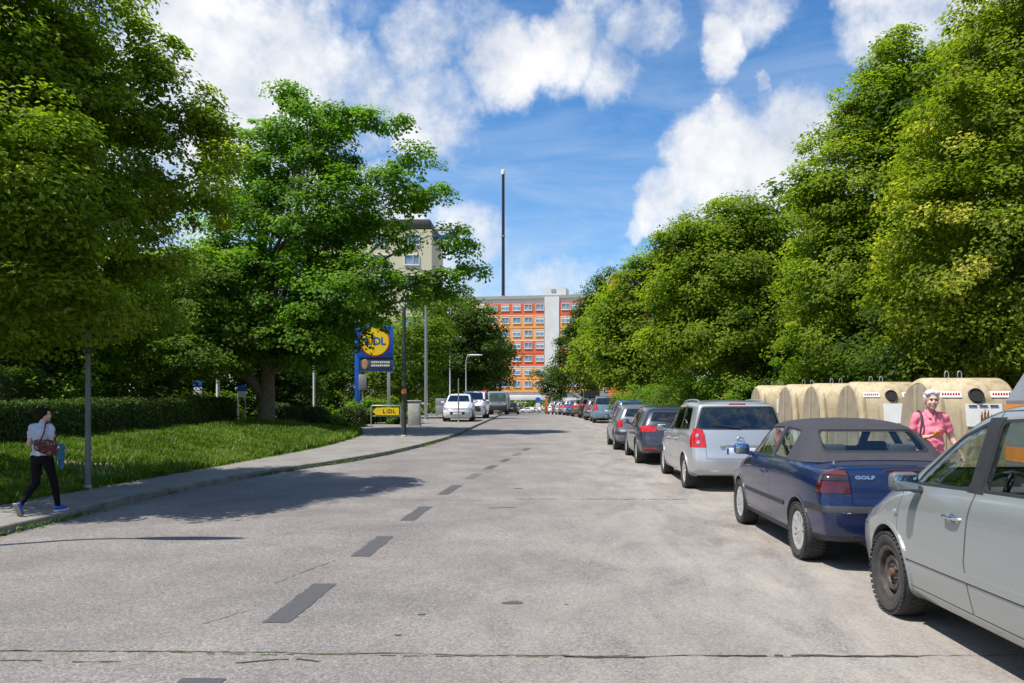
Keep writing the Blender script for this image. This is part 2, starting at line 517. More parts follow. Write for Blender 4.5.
M_text = simple('black_text', (.015,.015,.015), .5)
M_fabric = simple('soft_top_fabric', (.036,.036,.043), .85, var=.15, vs=8, bumps=.25)

def build_car(D, S, name='parked_car'):
    """D: the shape, S: colours.  Returns the Empty with every part under it."""
    H = Hull(D); L = D['L']; W = D['W']; half = W/2; hy = L/2
    car = empty(name)
    pm = S['paint']
    B = H.at(0)
    rarch = D['rt'] + D.get('arch', .045)
    zc = D['rt'] - .006
    def cyl(y, r, x0, side): return MB().lathe([(r, side*x0), (r, side*1.3)], 40, 'x', c=(0, y-hy, zc+.01)).mesh()
    # cabin cavity
    fw, cr = D['cab']            # rear and front end of cabin (y)
    cav = INT(H.at(.045), MB().box((0,(fw+cr)/2-hy,1.3), (3,(cr-fw),2.0)).mesh())
    for y in (D['rw'], D['fw']):
        for sd in (-1,1): cav = DIF(cav, cyl(y, rarch+.04, half-.34, sd))
    if D.get('deck'):            # closed boot under the deck lid
        y1, z1 = D['deck']; cav = DIF(cav, MB().box((0, y1/2-hy-.5, z1-1), (3, y1+1, 2)).mesh())
    B = DIF(B, cav)
    for y in (D['rw'], D['fw']):
        for sd in (-1,1): B = DIF(B, cyl(y, rarch, half-.27, sd))
    WPR = []
    def lined(name_, me_, mat_):
        # painted outside, dark lining inside
        inn = H.smooth_on(me_); o_ = link(name_, me_, [mat_, M_dark], car); me_.polygons.foreach_set('material_index', inn); me_.update(); return o_
    # windows
    for wn, kind, poly, rngy in D['windows']:
        poly = [(a-(hy if kind == 's' else 0), b) for a, b in poly]
        gm = S.get('glass', M_glass)
        sh = H.shell(.004, .010)
        if kind == 's':
            pr = [prismX(rnd(poly), sd) for sd in (-1,1)]
        else:
            pr = [prismY(rnd(poly), rngy[0]-hy, rngy[1]-hy)]
        WPR += pr
        for p in pr:
            B = DIF(B, p); g = INT(sh, p)
            if len(g.polygons) == 0: continue
            H.smooth_on(g)
            o = link(wn, g, gm, car)
        # rubber seal round the glass
        if S.get('seal', True):
            for k, p in enumerate(pr):
                if kind == 's':
                    sd = (-1,1)[k]; outer, inner = prismX(rnd(grow(poly,.001)), sd), prismX(rnd(grow(poly,-.020)), sd)
                else:
                    outer, inner = prismY(rnd(grow(poly,.001)), rngy[0]-hy, rngy[1]-hy), prismY(rnd(grow(poly,-.022)), rngy[0]-hy-.1, rngy[1]-hy+.1)
                fr = INT(H.shell(.001, .016), DIF(outer, inner))
                if len(fr.polygons): H.smooth_on(fr); link('window_seal', fr, M_blk, car)
    # dark pillars and the like: thin skins standing just proud
    for pn, kind, poly, rngy, prd, mt in D.get('skins', []) + S.get('skins', []):
        poly = [(a-(hy if kind == 's' else 0), b) for a, b in poly]
        sh = H.shell(-prd, .008)
        prs = [prismX(poly, sd, .0005 if pn == 'soft_top' else .25) for sd in (-1,1)] if kind == 's' else [prismY(poly, rngy[0]-hy, rngy[1]-hy)]
        if kind == 'm': prs = [prismY(q, rngy[0]-hy, rngy[1]-hy) for q in (poly, [(-a,b) for a,b in poly])]
        for p in prs:
            g = INT(sh, p)
            for q in WPR: g = DIF(g, q)
            for y in (D['rw'], D['fw']):
                for sd in (-1,1): g = DIF(g, cyl(y, rarch-.001, half-.27, sd))
            if len(g.polygons): H.smooth_on(g); link(pn, g, mt or pm, car)
    # lamps
    for ln, poly, rngy, mt in D.get('lamps', []):
        for q in (poly, [(-a,b) for a,b in poly]):
            p = prismY(q, rngy[0]-hy, rngy[1]-hy); po = prismY(grow(q,.004), rngy[0]-hy-.01, rngy[1]-hy+.004)
            B = DIF(B, INT(po, H.shell(-.05,.03)))
            g = INT(H.shell(-.004, .028), p)
            if len(g.polygons): H.smooth_on(g); link(ln, g, mt, car)
    # panels with real seams
    for pn, kind, poly, rngy in D.get('panels', []):
        poly = [(a-(hy if kind == 's' else 0), b) for a, b in poly]
        sides = (-1,1) if kind == 's' else (0,)
        for sd in sides:
            pi_, po = (prismX(grow(poly,-.003),sd,.35), prismX(grow(poly,.003),sd,.35)) if kind == 's' else \
                      (prismY(grow(poly,-.003), rngy[0]-hy, rngy[1]-hy-.003), prismY(grow(poly,.003), rngy[0]-hy-.01, rngy[1]-hy))
            g = INT(B, pi_); B = DIF(B, po)
            if len(g.polygons): lined(pn, g, S.get(pn, pm))
    lined('body', B, pm)
    # arch liners: dark wells
    for y in (D['rw'], D['fw']):
        for sd in (-1,1):
            m = MB().lathe([(rarch-.004, sd*(half-.30)),(rarch-.004, sd*(half-.07)),(rarch-.010, sd*(half-.07)),(rarch-.010, sd*(half-.30))], 32, 'x', c=(0,y-hy,zc+.01), closed=True)
            m2 = INT(m.mesh(), MB().box((0,y-hy,zc+.55),(4,2,1.0)).mesh()); shade(m2, 40); link('wheel_well', m2, M_blk, car)
    # arch lips
    if D.get('lip', .010):
        sh = H.shell(-D.get('lip',.010), .02)
        for y in (D['rw'], D['fw']):
            for sd in (-1,1):
                g = INT(sh, DIF(cyl(y, rarch+.03, half-.2, sd), cyl(y, rarch+.001, half-.3, sd)))
                if len(g.polygons): H.smooth_on(g); link('wheel_arch', g, S.get('lip_mat', pm), car)
    # floor pan and interior
    MB().box((0, (fw+cr)/2-hy, .33), (W*.78, cr-fw-.1, .04)).build('floor_pan', M_dark, car)
    if D.get('seats', True):
        seats = D.get('seat_rows', [(L*.50, 1), (L*.28, 0)])
        for sy, single in seats:
            for sx in ((-.36,.36) if single else (0,)):
                e = empty('seat', (sx, sy-hy, 0)); e.parent = car
                wd = .50 if single else 1.20; zs = D.get('seat_z', .40)
                MB().box((0,.0,zs+.08), (wd,.50,.16), bev=.05).build('cushion', M_dark, e)
                mb = MB().box((0,-.27,zs+.42), (wd,.13,.62), bev=.05, rot=Matrix.Rotation(R(14),3,'X'))
                mb.build('backrest', M_dark, e)
                for hx in ((0,) if single else (-.4,.4)):
                    MB().box((hx,-.37,zs+.80), (.26,.10,.17), bev=.04).build('headrest', M_dark, e)
        dz = D['dash'][1]; dy = D['dash'][0]-hy
        MB().box((0,dy,dz-.14), (W*.80,.42,.26), bev=.07).build('dashboard', M_dark, car)
        sw = MB(); M = Matrix.Rotation(R(-62),3,'X')
        pts = [M @ Vector((.18*cos(a),.18*sin(a),0)) + Vector((-.36,dy-.36,dz-.02)) for a in np.linspace(0,2*pi,25)]
        sw.tube(pts, .016, 8, False); c = Vector((-.36,dy-.36,dz-.02))
        sw.box(tuple(c), (.33,.05,.02), rot=M, bev=.008); sw.box(tuple(c+M@Vector((0,-.09,0))), (.05,.17,.02), rot=M, bev=.008)
        sw.build('steering_wheel', M_blk, car)
    # mirrors
    my, mz = D['mirror']; mx = D.get('mirror_x', half-.02)
    for sd in (-1,1):
        mi = empty('mirror', (sd*mx, my-hy, mz)); mi.parent = car
        c = MB(); c.box((sd*.115,0,.02), (.20,.10,.135), bev=.04); c.box((sd*.01,.01,-.035), (.09,.05,.05), bev=.015)
        c.build('mirror_housing', S.get('mirror_mat', pm), mi, 50)
        MB().box((sd*.117,-.051,.02), (.165,.006,.10), bev=.0028).build('mirror_glass', M_mirror, mi, 50)
    # handles
    for y, z in D.get('handles', []):
        for sd in (-1,1):
            loc, nn, i, d = H.bvh.ray_cast(Vector((sd*2, y-hy, z)), Vector((-sd,0,0)))
            if loc is None: continue
            h = empty('door_handle', loc); h.parent = car
            MB().tube([(-sd*.004,-.10,0),(sd*.028,-.075,0.003),(sd*.034,0,.004),(sd*.028,.07,.002),(-sd*.004,.095,0)], [.009,.0125,.013,.0125,.010], 8).build('grip', S.get('handle_mat', M_chrome), h, 60)
            MB().ball((sd*.0,0,-.004), (.006,.055,.034)).build('recess', M_greyp, h, 60)
    # rear plate
    if D.get('plate'):
        y_, z_, sgn = D['plate']
        loc, nn, i, d = H.bvh.ray_cast(Vector((0, -3*1.0, z_)), Vector((0,1,0)))
        yy = loc.y - .012
        p = empty('number_plate', (0, yy, z_)); p.parent = car
        MB().box((0,.004,0), (.52,.012,.112), bev=.003).build('plate_board', M_plate, p)
        MB().box((-.238,-.0045,0), (.036,.004,.104)).build('country_band', M_pblue, p)
        if S.get('plate_text'):
            text_obj('plate_lettering', S['plate_text'], .095, (.02,-.004,0), facing((0,-1,0)), M_text, p, .001, .001, .8)
    loc, nn, i, d = H.bvh.ray_cast(Vector((0, 5, .48)), Vector((0,-1,0)))
    if loc is not None:
        p = empty('number_plate', (0, loc.y+.012, .46)); p.parent = car
        MB().box((0,-.004,0), (.52,.012,.112), bev=.003).build('plate_board', M_plate, p)
        if S.get('front_text'): text_obj('plate_lettering', S['front_text'], .095, (0,.004,0), facing((0,1,0)), M_text, p, .001, .001, .8)
    add_wheels(car, S, D, zc)
    car['hull'] = 0
    del car['hull']
    return car, H
m_, nt_, out_ = nm('mirror_glass'); pbsdf(nt_, out_, (.35,.40,.42), .03, 1.0); M_mirror = m_
# ------------------------------------------------------------------ car shapes (y from the rear bumper, metres)
M_smamber = simple('smoked_amber_lens', (.10,.022,.012), .12, coat=1, var=.3, vs=26)
MPV = dict(L=4.467, W=1.80, rt=.315, rr=.205, tw=.21, rw=.83, fw=3.537, arch=.04, cab=(.42,3.45),
    rear=[(.15,.10),(.28,.04),(.45,.0),(.62,.0),(.70,.04),(1.0,.09),(1.3,.20),(1.55,.32),(1.7,.40)],
    front=[(.15,4.33),(.3,4.44),(.5,4.467),(.66,4.44),(.8,4.34),(1.0,4.22),(1.3,4.1)],
    top=[(.33,1.575),(.42,1.61),(.9,1.635),(1.7,1.64),(2.3,1.61),(2.65,1.55),(3.1,1.32),(3.62,1.05),(3.78,1.01),(4.10,.93),(4.26,.85),(4.34,.77)],
    belt=[(0,1.05),(.8,1.05),(2.4,1.00),(3.2,.97),(3.6,.94),(4.0,.85),(4.25,.74),(4.467,.65)],
    wr=[(0,.78),(.6,.76),(2.4,.75),(3.0,.78),(3.6,.82),(3.9,.80),(4.467,.66)],
    dr=[(0,.06),(.5,.07),(2.5,.07),(3.6,.06),(3.9,.03),(4.467,.03)],
    w=[(0,.93),(.35,.985),(1,1.0),(3.2,1.0),(3.9,.985),(4.25,.93),(4.467,.86)],
    zbot=[(0,.30),(.6,.23),(1,.21),(3.4,.20),(4.0,.19),(4.467,.22)],
    windows=[('front_side_window','s',[(2.43,1.035),(3.22,1.005),(3.17,1.09),(2.80,1.36),(2.45,1.475)],None),
             ('quarter_window','s',[(3.28,1.005),(3.56,.99),(3.52,1.03),(3.28,1.17)],None),
             ('rear_side_window','s',[(1.46,1.065),(2.30,1.04),(2.32,1.48),(1.52,1.51)],None),
             ('rear_quarter_window','s',[(.56,1.10),(1.37,1.07),(1.43,1.51),(.80,1.50)],None),
             ('windshield','y',[(-.70,1.09),(.70,1.09),(.585,1.51),(-.585,1.51)],(2.2,4.4)),
             ('rear_window','y',[(-.77,1.11),(.77,1.11),(.655,1.53),(-.655,1.53)],(-.3,.75))],
    skins=[('window_pillar','s',[(2.27,1.03),(2.46,1.03),(2.48,1.49),(2.29,1.495)],None,.002,M_blk),
           ('window_pillar','s',[(1.35,1.06),(1.48,1.06),(1.54,1.52),(1.41,1.525)],None,.002,M_blk)],
    lamps=[('taillight',[(.655,1.115),(.72,1.13),(1.1,1.12),(1.1,.80),(.60,.80),(.615,.95)],(-.3,.32),M_red),
           ('headlight',[(.42,.70),(1.1,.82),(1.1,.64),(.5,.60)],(4.0,5),M_clear)],
    panels=[('front_door','s',[(2.33,.30),(3.28,.30),(3.36,.45),(3.33,.93),(3.60,.985),(3.30,1.20),(2.80,1.425),(2.36,1.53),(2.36,.95),(2.40,.6)],None),
            ('rear_door','s',[(1.42,.42),(1.55,.30),(2.32,.30),(2.39,.6),(2.35,.95),(2.35,1.53),(1.47,1.555),(1.34,1.04),(1.22,.80)],None),
            ('tailgate','y',[(-.60,.60),(.60,.60),(.62,1.05),(.80,1.09),(.68,1.57),(-.68,1.57),(-.80,1.09),(-.62,1.05)],(-.4,.50)),
            ('hood','y',[(-.62,.80),(.62,.80),(.76,.92),(.76,1.06),(-.76,1.06),(-.76,.92)],(3.66,4.6))],
    dash=(3.25,.98), mirror=(3.05,1.02), mirror_x=.86, handles=[(2.53,.86),(1.62,.89)], plate=(0,.74,-1), bow_r=.13, bow_f=.28, round=.09, seat_z=.45,
    seat_rows=[(2.2,1),(1.3,0)])

CABRIO = dict(L=4.08, W=1.695, rt=.298, rr=.195, tw=.20, rw=.78, fw=3.255, arch=.035, cab=(.60,3.05),
    rear=[(.15,.10),(.30,.03),(.42,.0),(.60,.0),(.64,.045),(.8,.07),(.95,.11),(1.3,.45)],
    front=[(.15,3.96),(.3,4.05),(.45,4.08),(.58,4.07),(.7,4.02),(.85,3.95),(1.3,3.8)],
    top=[(.12,.965),(.2,.995),(.62,1.01),(.70,1.03),(.88,1.16),(1.10,1.33),(1.32,1.395),(1.75,1.43),(2.2,1.42),(2.48,1.375),(2.72,1.24),(3.10,.99),(3.22,.955),(3.6,.88),(3.88,.79),(3.97,.70)],
    belt=[(0,.90),(.6,.955),(1.5,.955),(3.0,.93),(3.5,.83),(3.9,.70),(4.08,.62)],
    wr=[(0,.70),(.55,.74),(.8,.66),(1.4,.70),(2.4,.73),(3.0,.80),(3.4,.80),(4.08,.7)],
    dr=[(0,.03),(.6,.035),(.9,.07),(1.4,.10),(2.4,.08),(3.0,.06),(3.3,.03),(4.08,.03)],
    w=[(0,.93),(.4,.985),(1,1.0),(3.0,1.0),(3.6,.98),(3.9,.93),(4.08,.88)],
    zbot=[(0,.29),(.5,.22),(1,.20),(3.1,.20),(3.7,.19),(4.08,.2)],
    windows=[('door_window','s',[(1.88,.985),(2.98,.97),(2.93,1.01),(2.46,1.31),(1.92,1.33)],None),
             ('rear_quarter_window','s',[(1.30,.985),(1.79,.985),(1.83,1.33),(1.36,1.30)],None),
             ('windshield','y',[(-.64,1.03),(.64,1.03),(.56,1.32),(-.56,1.32)],(2.2,3.6)),
             ('rear_window','y',[(-.56,1.085),(.56,1.085),(.50,1.315),(-.50,1.315)],(.2,1.4))],
    skins=[('soft_top','s',[(.66,.995),(2.46,.972),(2.44,1.345),(2.60,1.50),(.5,1.50),(.5,1.2)],None,.006,M_fabric)],
    lamps=[('turn_signal',[(.56,.955),(1.1,.965),(1.1,.915),(.55,.915)],(-.3,.27),M_smamber),
           ('reversing_light',[(.55,.910),(1.1,.910),(1.1,.860),(.545,.860)],(-.3,.27),M_smoke),
           ('taillight',[(.545,.855),(1.1,.855),(1.1,.74),(.54,.74)],(-.3,.27),M_redd),
           ('headlight',[(.40,.68),(1.1,.70),(1.1,.56),(.42,.54)],(3.6,5),M_clear)],
    panels=[('door','s',[(1.78,.32),(2.90,.32),(3.00,.50),(2.97,.945),(1.80,.965)],None),
            ('boot_lid','y',[(-.52,.63),(.52,.63),(.54,.93),(.60,.985),(.60,1.4),(-.60,1.4),(-.60,.985),(-.54,.93)],(-.4,.50)),
            ('hood','y',[(-.60,.66),(.60,.66),(.68,.80),(.68,1.0),(-.68,1.0),(-.68,.80)],(3.20,4.6))],
    dash=(2.80,.93), mirror=(2.78,1.0), mirror_x=.80, handles=[(2.0,.80)], plate=None, bow_r=.10, bow_f=.16, round=.06, lip=.004,
    seat_rows=[(2.10,1),(1.42,1)], deck=(.85,1.0), shoulder=.955, seat_z=.28)

HATCH = dict(L=4.315, W=1.768, rt=.315, rr=.21, tw=.21, rw=.865, fw=3.44, arch=.04, cab=(.45,3.3),
    rear=[(.15,.12),(.3,.05),(.42,.0),(.6,.0),(.72,.06),(.95,.12),(1.15,.26),(1.4,.50),(1.5,.58)],
    front=[(.15,4.2),(.3,4.28),(.45,4.315),(.6,4.29),(.72,4.2),(.9,4.08),(1.3,3.9)],
    top=[(.50,1.37),(.62,1.415),(1.1,1.45),(1.7,1.46),(2.2,1.43),(2.5,1.36),(2.95,1.14),(3.30,.98),(3.42,.95),(3.85,.87),(4.10,.77),(4.2,.70)],
    belt=[(0,.95),(.7,.99),(2,.95),(3.2,.90),(3.7,.80),(4.1,.68),(4.315,.6)],
    wr=[(0,.66),(.6,.70),(2.2,.72),(3.2,.80),(3.6,.78),(4.315,.64)],
    dr=[(0,.05),(.6,.07),(2.4,.07),(3.3,.06),(3.6,.03),(4.315,.03)],
    w=[(0,.90),(.4,.98),(1,1.0),(3.1,1.0),(3.8,.97),(4.1,.92),(4.315,.84)],
    zbot=[(0,.30),(.6,.22),(1,.20),(3.4,.19),(4.0,.19),(4.315,.2)],
    windows=[('front_side_window','s',[(2.10,.99),(3.02,.955),(2.92,1.03),(2.48,1.24),(2.14,1.325)],None),
             ('rear_side_window','s',[(1.10,1.04),(2.00,.995),(2.04,1.335),(1.40,1.34)],None),
             ('windshield','y',[(-.66,1.02),(.66,1.02),(.54,1.35),(-.54,1.35)],(2.0,4.2)),
             ('rear_window','y',[(-.60,1.05),(.60,1.05),(.50,1.32),(-.50,1.32)],(-.3,1.0))],
    skins=[('window_pillar','s',[(1.98,.985),(2.12,.985),(2.16,1.34),(2.02,1.345)],None,.002,M_blk)],
    lamps=[('taillight',[(.42,.93),(.60,.975),(1.1,.97),(1.1,.82),(.46,.82)],(-.3,.36),M_red),
           ('headlight',[(.42,.68),(1.1,.80),(1.1,.64),(.5,.58)],(3.7,5),M_clear)],
    panels=[('front_door','s',[(2.06,.30),(3.00,.30),(3.08,.45),(3.04,.92),(2.48,1.28),(2.08,1.38)],None),
            ('rear_door','s',[(1.20,.50),(1.32,.30),(2.05,.30),(2.07,1.38),(1.42,1.39),(1.10,1.05)],None),
            ('tailgate','y',[(-.55,.58),(.55,.58),(.58,.80),(.62,1.02),(.52,1.36),(-.52,1.36),(-.62,1.02),(-.58,.80)],(-.4,.60)),
            ('hood','y',[(-.56,.70),(.56,.70),(.70,.82),(.70,.98),(-.70,.98),(-.70,.82)],(3.36,4.6))],
    dash=(2.9,.93), mirror=(2.75,.98), mirror_x=.84, handles=[(2.2,.82),(1.3,.86)], plate=(0,.78,-1), bow_r=.16, bow_f=.26, round=.10, seat_z=.30)

def var(D, **kw):
    d = dict(D); d.update(kw); return d
def scaled(D, sy, sz, sx=1, **kw):
    """the same build stretched: longer or taller bodies"""
    d = dict(D); fy = lambda y: y*sy
    def fz(z): return z if z < .30 else .30+(z-.30)*sz
    d['L'] = D['L']*sy; d['W'] = D['W']*sx
    for k in ('rear','front'): d[k] = [(fz(z), fy(y)) for z, y in D[k]]
    for k in ('top',): d[k] = [(fy(y), fz(z)) for y, z in D[k]]
    for k in ('belt',): d[k] = [(fy(y), fz(z)) for y, z in D[k]]
    d['zbot'] = [(fy(y), z) for y, z in D['zbot']]
    for k in ('wr','dr','w'): d[k] = [(fy(y), v) for y, v in D[k]]
    d['rw'] = fy(D['rw']); d['fw'] = fy(D['fw']); d['cab'] = tuple(fy(v) for v in D['cab'])
    d['windows'] = [(n,k,[(fy(a),fz(b)) if k=='s' else (a*sx,fz(b)) for a,b in p], r if r is None else tuple(fy(v) for v in r)) for n,k,p,r in D['windows']]
    d['skins'] = [(n,k,[(fy(a),fz(b)) if k=='s' else (a*sx,fz(b)) for a,b in p], r, q, m) for n,k,p,r,q,m in D['skins']]
    d['lamps'] = [(n,[(a*sx,fz(b)) for a,b in p],tuple(fy(v) for v in r),m) for n,p,r,m in D['lamps']]
    d['panels'] = [(n,k,[(fy(a),fz(b)) if k=='s' else (a*sx,fz(b)) for a,b in p], r if r is None else tuple(fy(v) for v in r)) for n,k,p,r in D['panels']]
    d['dash'] = (fy(D['dash'][0]), fz(D['dash'][1])); d['mirror'] = (fy(D['mirror'][0]), fz(D['mirror'][1])); d['mirror_x'] = D['mirror_x']*sx
    d['handles'] = [(fy(a), fz(b)) for a,b in D['handles']]
    if D.get('plate'): d['plate'] = (0, fz(D['plate'][1]), -1)
    d['seat_rows'] = [(d['L']*.50,1),(d['L']*.27,0)]
    d.update(kw); return d
OLDHATCH = scaled(HATCH, .961, .985, .98, rear=[(.15,.10),(.3,.04),(.42,.0),(.58,.0),(.66,.06),(.9,.09),(1.1,.18),(1.38,.36),(1.5,.42)],
    lamps=[('taillight',[(.60,.95),(1.1,.96),(1.1,.74),(.62,.74)],(-.3,.26),M_red),('headlight',[(.42,.66),(1.1,.74),(1.1,.58),(.46,.55)],(3.5,5),M_clear)])
ESTATE = var(HATCH, L=4.55, rear=[(.15,.12),(.3,.05),(.42,.0),(.6,.0),(.72,.05),(1.0,.10),(1.2,.18),(1.42,.32),(1.5,.36)],
    front=[(z,y+.235) for z,y in HATCH['front']],
    top=[(.30,1.38),(.45,1.43),(1.1,1.465),(1.9,1.475),(2.45,1.45),(2.75,1.37),(3.2,1.14),(3.53,.98),(3.66,.95),(4.08,.87),(4.34,.77),(4.43,.70)],
    rw=.93, fw=3.67, cab=(.35,3.5), belt=[(y*1.0545,z) for y,z in HATCH['belt']], wr=[(y*1.0545,v) for y,v in HATCH['wr']], dr=[(y*1.0545,v) for y,v in HATCH['dr']],
    w=[(y*1.0545,v) for y,v in HATCH['w']], zbot=[(y*1.0545,v) for y,v in HATCH['zbot']],
    windows=[('front_side_window','s',[(2.33,.99),(3.24,.96),(3.15,1.03),(2.72,1.25),(2.37,1.335)],None),
             ('rear_side_window','s',[(1.36,1.0),(2.24,.99),(2.28,1.345),(1.44,1.36)],None),
             ('rear_quarter_window','s',[(.52,1.03),(1.27,1.01),(1.33,1.36),(.72,1.345)],None),
             ('windshield','y',[(-.66,1.02),(.66,1.02),(.54,1.36),(-.54,1.36)],(2.2,4.4)),
             ('rear_window','y',[(-.60,1.04),(.60,1.04),(.50,1.34),(-.50,1.34)],(-.3,.8))],
    skins=[('window_pillar','s',[(2.22,.985),(2.35,.985),(2.39,1.35),(2.26,1.355)],None,.002,M_blk)],
    lamps=[('taillight',[(.56,1.0),(1.1,1.0),(1.1,.74),(.58,.74)],(-.3,.28),M_red),('headlight',[(.42,.68),(1.1,.80),(1.1,.64),(.5,.58)],(3.9,5),M_clear)],
    panels=[('front_door','s',[(2.29,.30),(3.22,.30),(3.30,.45),(3.26,.92),(2.72,1.29),(2.31,1.385)],None),
            ('rear_door','s',[(1.42,.50),(1.5,.30),(2.28,.30),(2.30,1.385),(1.42,1.40),(1.30,1.0)],None),
            ('tailgate','y',[(-.55,.58),(.55,.58),(.54,1.0),(.62,1.03),(.53,1.375),(-.53,1.375),(-.62,1.03),(-.54,1.0)],(-.4,.45))],
    dash=(3.1,.93), mirror=(2.97,.98), handles=[(2.45,.82),(1.52,.86)], bow_r=.13)
SUV = scaled(HATCH, 1.045, 1.20, 1.03, rt=.35, rr=.22, tw=.225, rear=[(.15,.12),(.35,.05),(.5,.0),(.7,.0),(.82,.05),(1.1,.09),(1.35,.2),(1.65,.38),(1.75,.42)])
VAN = scaled(MPV, 1.0, 1.22, 1.02, rear=[(.15,.06),(.3,.02),(.5,.0),(.8,.02),(1.2,.05),(1.7,.12),(1.95,.16)], bow_r=.06, round=.07,
    wr=[(0,.84),(.6,.86),(2.4,.85),(3.0,.85),(3.6,.86),(3.9,.84),(4.467,.70)])
# ------------------------------------------------------------------ terrain
_g = Tab([(-60,0),(0,0),(8,0),(12,.02),(15,.06),(20,.15),(25,.24),(30,.33),(35,.43),(40,.52),(50,.68),(60,.79),(75,.86),(110,.72),(174,.34),(260,.30),(900,.30)], 1)
def g(y): return _g(y)
KERB = Tab([(-40,-6.6),(5,-6.6),(10,-6.6),(14,-6.75),(18,-6.0),(20.5,-5.1),(24,-4.4),(32,-3.75),(42,-3.8),(60,-3.9),(100,-5.5),(300,-9)], 1)   # kerb line x(y)
INNER = Tab([(-40,-8.2),(11.8,-8.15),(14.5,-8.0),(17,-7.75),(21,-7.4),(25,-7.1),(31,-7.4),(34,-7.9),(36,-9.5),(37.5,-14),(39,-18),(300,-22)], 1)  # inner edge of the pavement
RKERB = Tab([(-40,4.75),(30,4.75),(45,5.4),(60,4.6),(90,3.4),(130,2.6),(300,2.2)], 1)
def hl(x, y):
    """bank on the left"""
    d = INNER(y) - x
    s = np.clip(d/4.6, 0, 1); s = s*s*(3-2*s)
    return .10 + .34*s*np.clip((60-y)/20, 0, 1)
def GZ(x, y):
    return g(y) + (hl(x,y) if x < KERB(y) else (.08 if x > RKERB(y) else 0))
def strip(name, f0, f1, ys, nx, zf, mat, kind='structure'):
    V = []; F = []
    for j, y in enumerate(ys):
        a, b = f0(y), f1(y)
        for i in range(nx+1):
            x = a+(b-a)*i/nx; V.append((x, y, zf(x,y)))
    for j in range(len(ys)-1):
        for i in range(nx):
            k = j*(nx+1)+i; F.append((k,k+1,k+nx+2,k+nx+1))
    mb = MB(); mb.v = V; mb.f = F
    o = mb.build(name, mat, None, 60); tag(o, kind=kind); return o
YS = list(np.arange(-30,40,1.0)) + list(np.arange(40,120,2.5)) + list(np.arange(120,310,10.0))

# asphalt: pale worn aggregate, dusty towards the parked cars
def road_material():
    m, nt, out = nm('worn_asphalt'); b = pbsdf(nt, out, (.2,.2,.2), .85, spec=.3)
    tc = nt.nodes.new('ShaderNodeTexCoord'); v = tc.outputs['Object']
    n1 = noise(nt, 85, 4, .85, vec=v); n2 = noise(nt, .7, 6, .6, vec=v); n3 = noise(nt, 55, 3, .7, vec=v)
    vo = nt.nodes.new('ShaderNodeTexVoronoi'); vo.inputs['Scale'].default_value = 55; nt.links.new(v, vo.inputs['Vector'])
    base = ramp(nt, n2.outputs[0], [(.30,(.160,.148,.140)),(.52,(.208,.191,.181)),(.70,(.252,.232,.219))])
    speck = ramp(nt, n1.outputs[0], [(.32,(.22,.22,.23)),(.45,(.90,.90,.90)),(.58,(1.08,1.08,1.08)),(.68,(1.9,1.86,1.80))])
    c = mixc(nt, 1.0, base.outputs[0], speck.outputs[0], 'MULTIPLY')
    sp3 = ramp(nt, n3.outputs[0], [(.35,(.72,.72,.72)),(.6,(1.12,1.12,1.12))])
    c = mixc(nt, 1.0, c, sp3.outputs[0], 'MULTIPLY')
    st = ramp(nt, vo.outputs['Color'], [(.0,(.6,.59,.58)),(1,(1.4,1.39,1.37))]); c = mixc(nt, .9, c, st.outputs[0], 'MULTIPLY')
    # dust: streaks along the parking side
    sx = nt.nodes.new('ShaderNodeSeparateXYZ'); nt.links.new(v, sx.inputs[0])
    mr = nt.nodes.new('ShaderNodeMapRange'); mr.inputs[1].default_value = -1.6; mr.inputs[2].default_value = 2.2
    nt.links.new(sx.outputs[0], mr.inputs[0])
    mp = nt.nodes.new('ShaderNodeMapping'); mp.inputs['Rotation'].default_value = (0,0,R(-52)); mp.inputs['Scale'].default_value = (1.9,.7,1)
    nt.links.new(v, mp.inputs[0]); ns = noise(nt, .9, 8, .7, vec=mp.outputs[0], dist=.6)
    ds = nt.nodes.new('ShaderNodeMath'); ds.operation = 'MULTIPLY'
    rs = ramp(nt, ns.outputs[0], [(.36,(.02,.02,.02)),(.68,(1,1,1))])
    nt.links.new(mr.outputs[0], ds.inputs[0]); nt.links.new(rs.outputs[0], ds.inputs[1])
    ns2 = noise(nt, 30, 4, .75, vec=v)
    rs2 = ramp(nt, ns2.outputs[0], [(.3,(.45,.45,.45)),(.65,(1,1,1))])
    d3 = nt.nodes.new('ShaderNodeMath'); d3.operation = 'MULTIPLY'; nt.links.new(ds.outputs[0], d3.inputs[0]); nt.links.new(rs2.outputs[0], d3.inputs[1])
    c = mixc(nt, d3.outputs[0], c, (.37,.335,.29))
    # dark stains
    n5 = noise(nt, 1.7, 5, .6, vec=v); r5 = ramp(nt, n5.outputs[0], [(.64,(1,1,1)),(.74,(.80,.80,.80))])
    c = mixc(nt, 1.0, c, r5.outputs[0], 'MULTIPLY')
    nt.links.new(c, b.inputs['Base Color'])
    bump(nt, n1.outputs[0], b, .5, .004)
    return m
M_road = road_material()
def pavement_material():
    m, nt, out = nm('pavement_asphalt'); b = pbsdf(nt, out, (.2,.2,.2), .9, spec=.3)
    n1 = noise(nt, 120, 3, .7); n2 = noise(nt, 1.3, 6, .6)
    base = ramp(nt, n2.outputs[0], [(.3,(.18,.165,.15)),(.6,(.24,.225,.205)),(.75,(.28,.26,.23))])
    sp = ramp(nt, n1.outputs[0], [(.3,(.6,.6,.6)),(.7,(1.3,1.3,1.28))])
    c = mixc(nt, 1, base.outputs[0], sp.outputs[0], 'MULTIPLY'); nt.links.new(c, b.inputs['Base Color'])
    bump(nt, n1.outputs[0], b, .4, .004); return m
M_pave = pavement_material()
M_conc = simple('concrete', (.34,.32,.29), .85, var=.22, vs=5, bumps=.4)
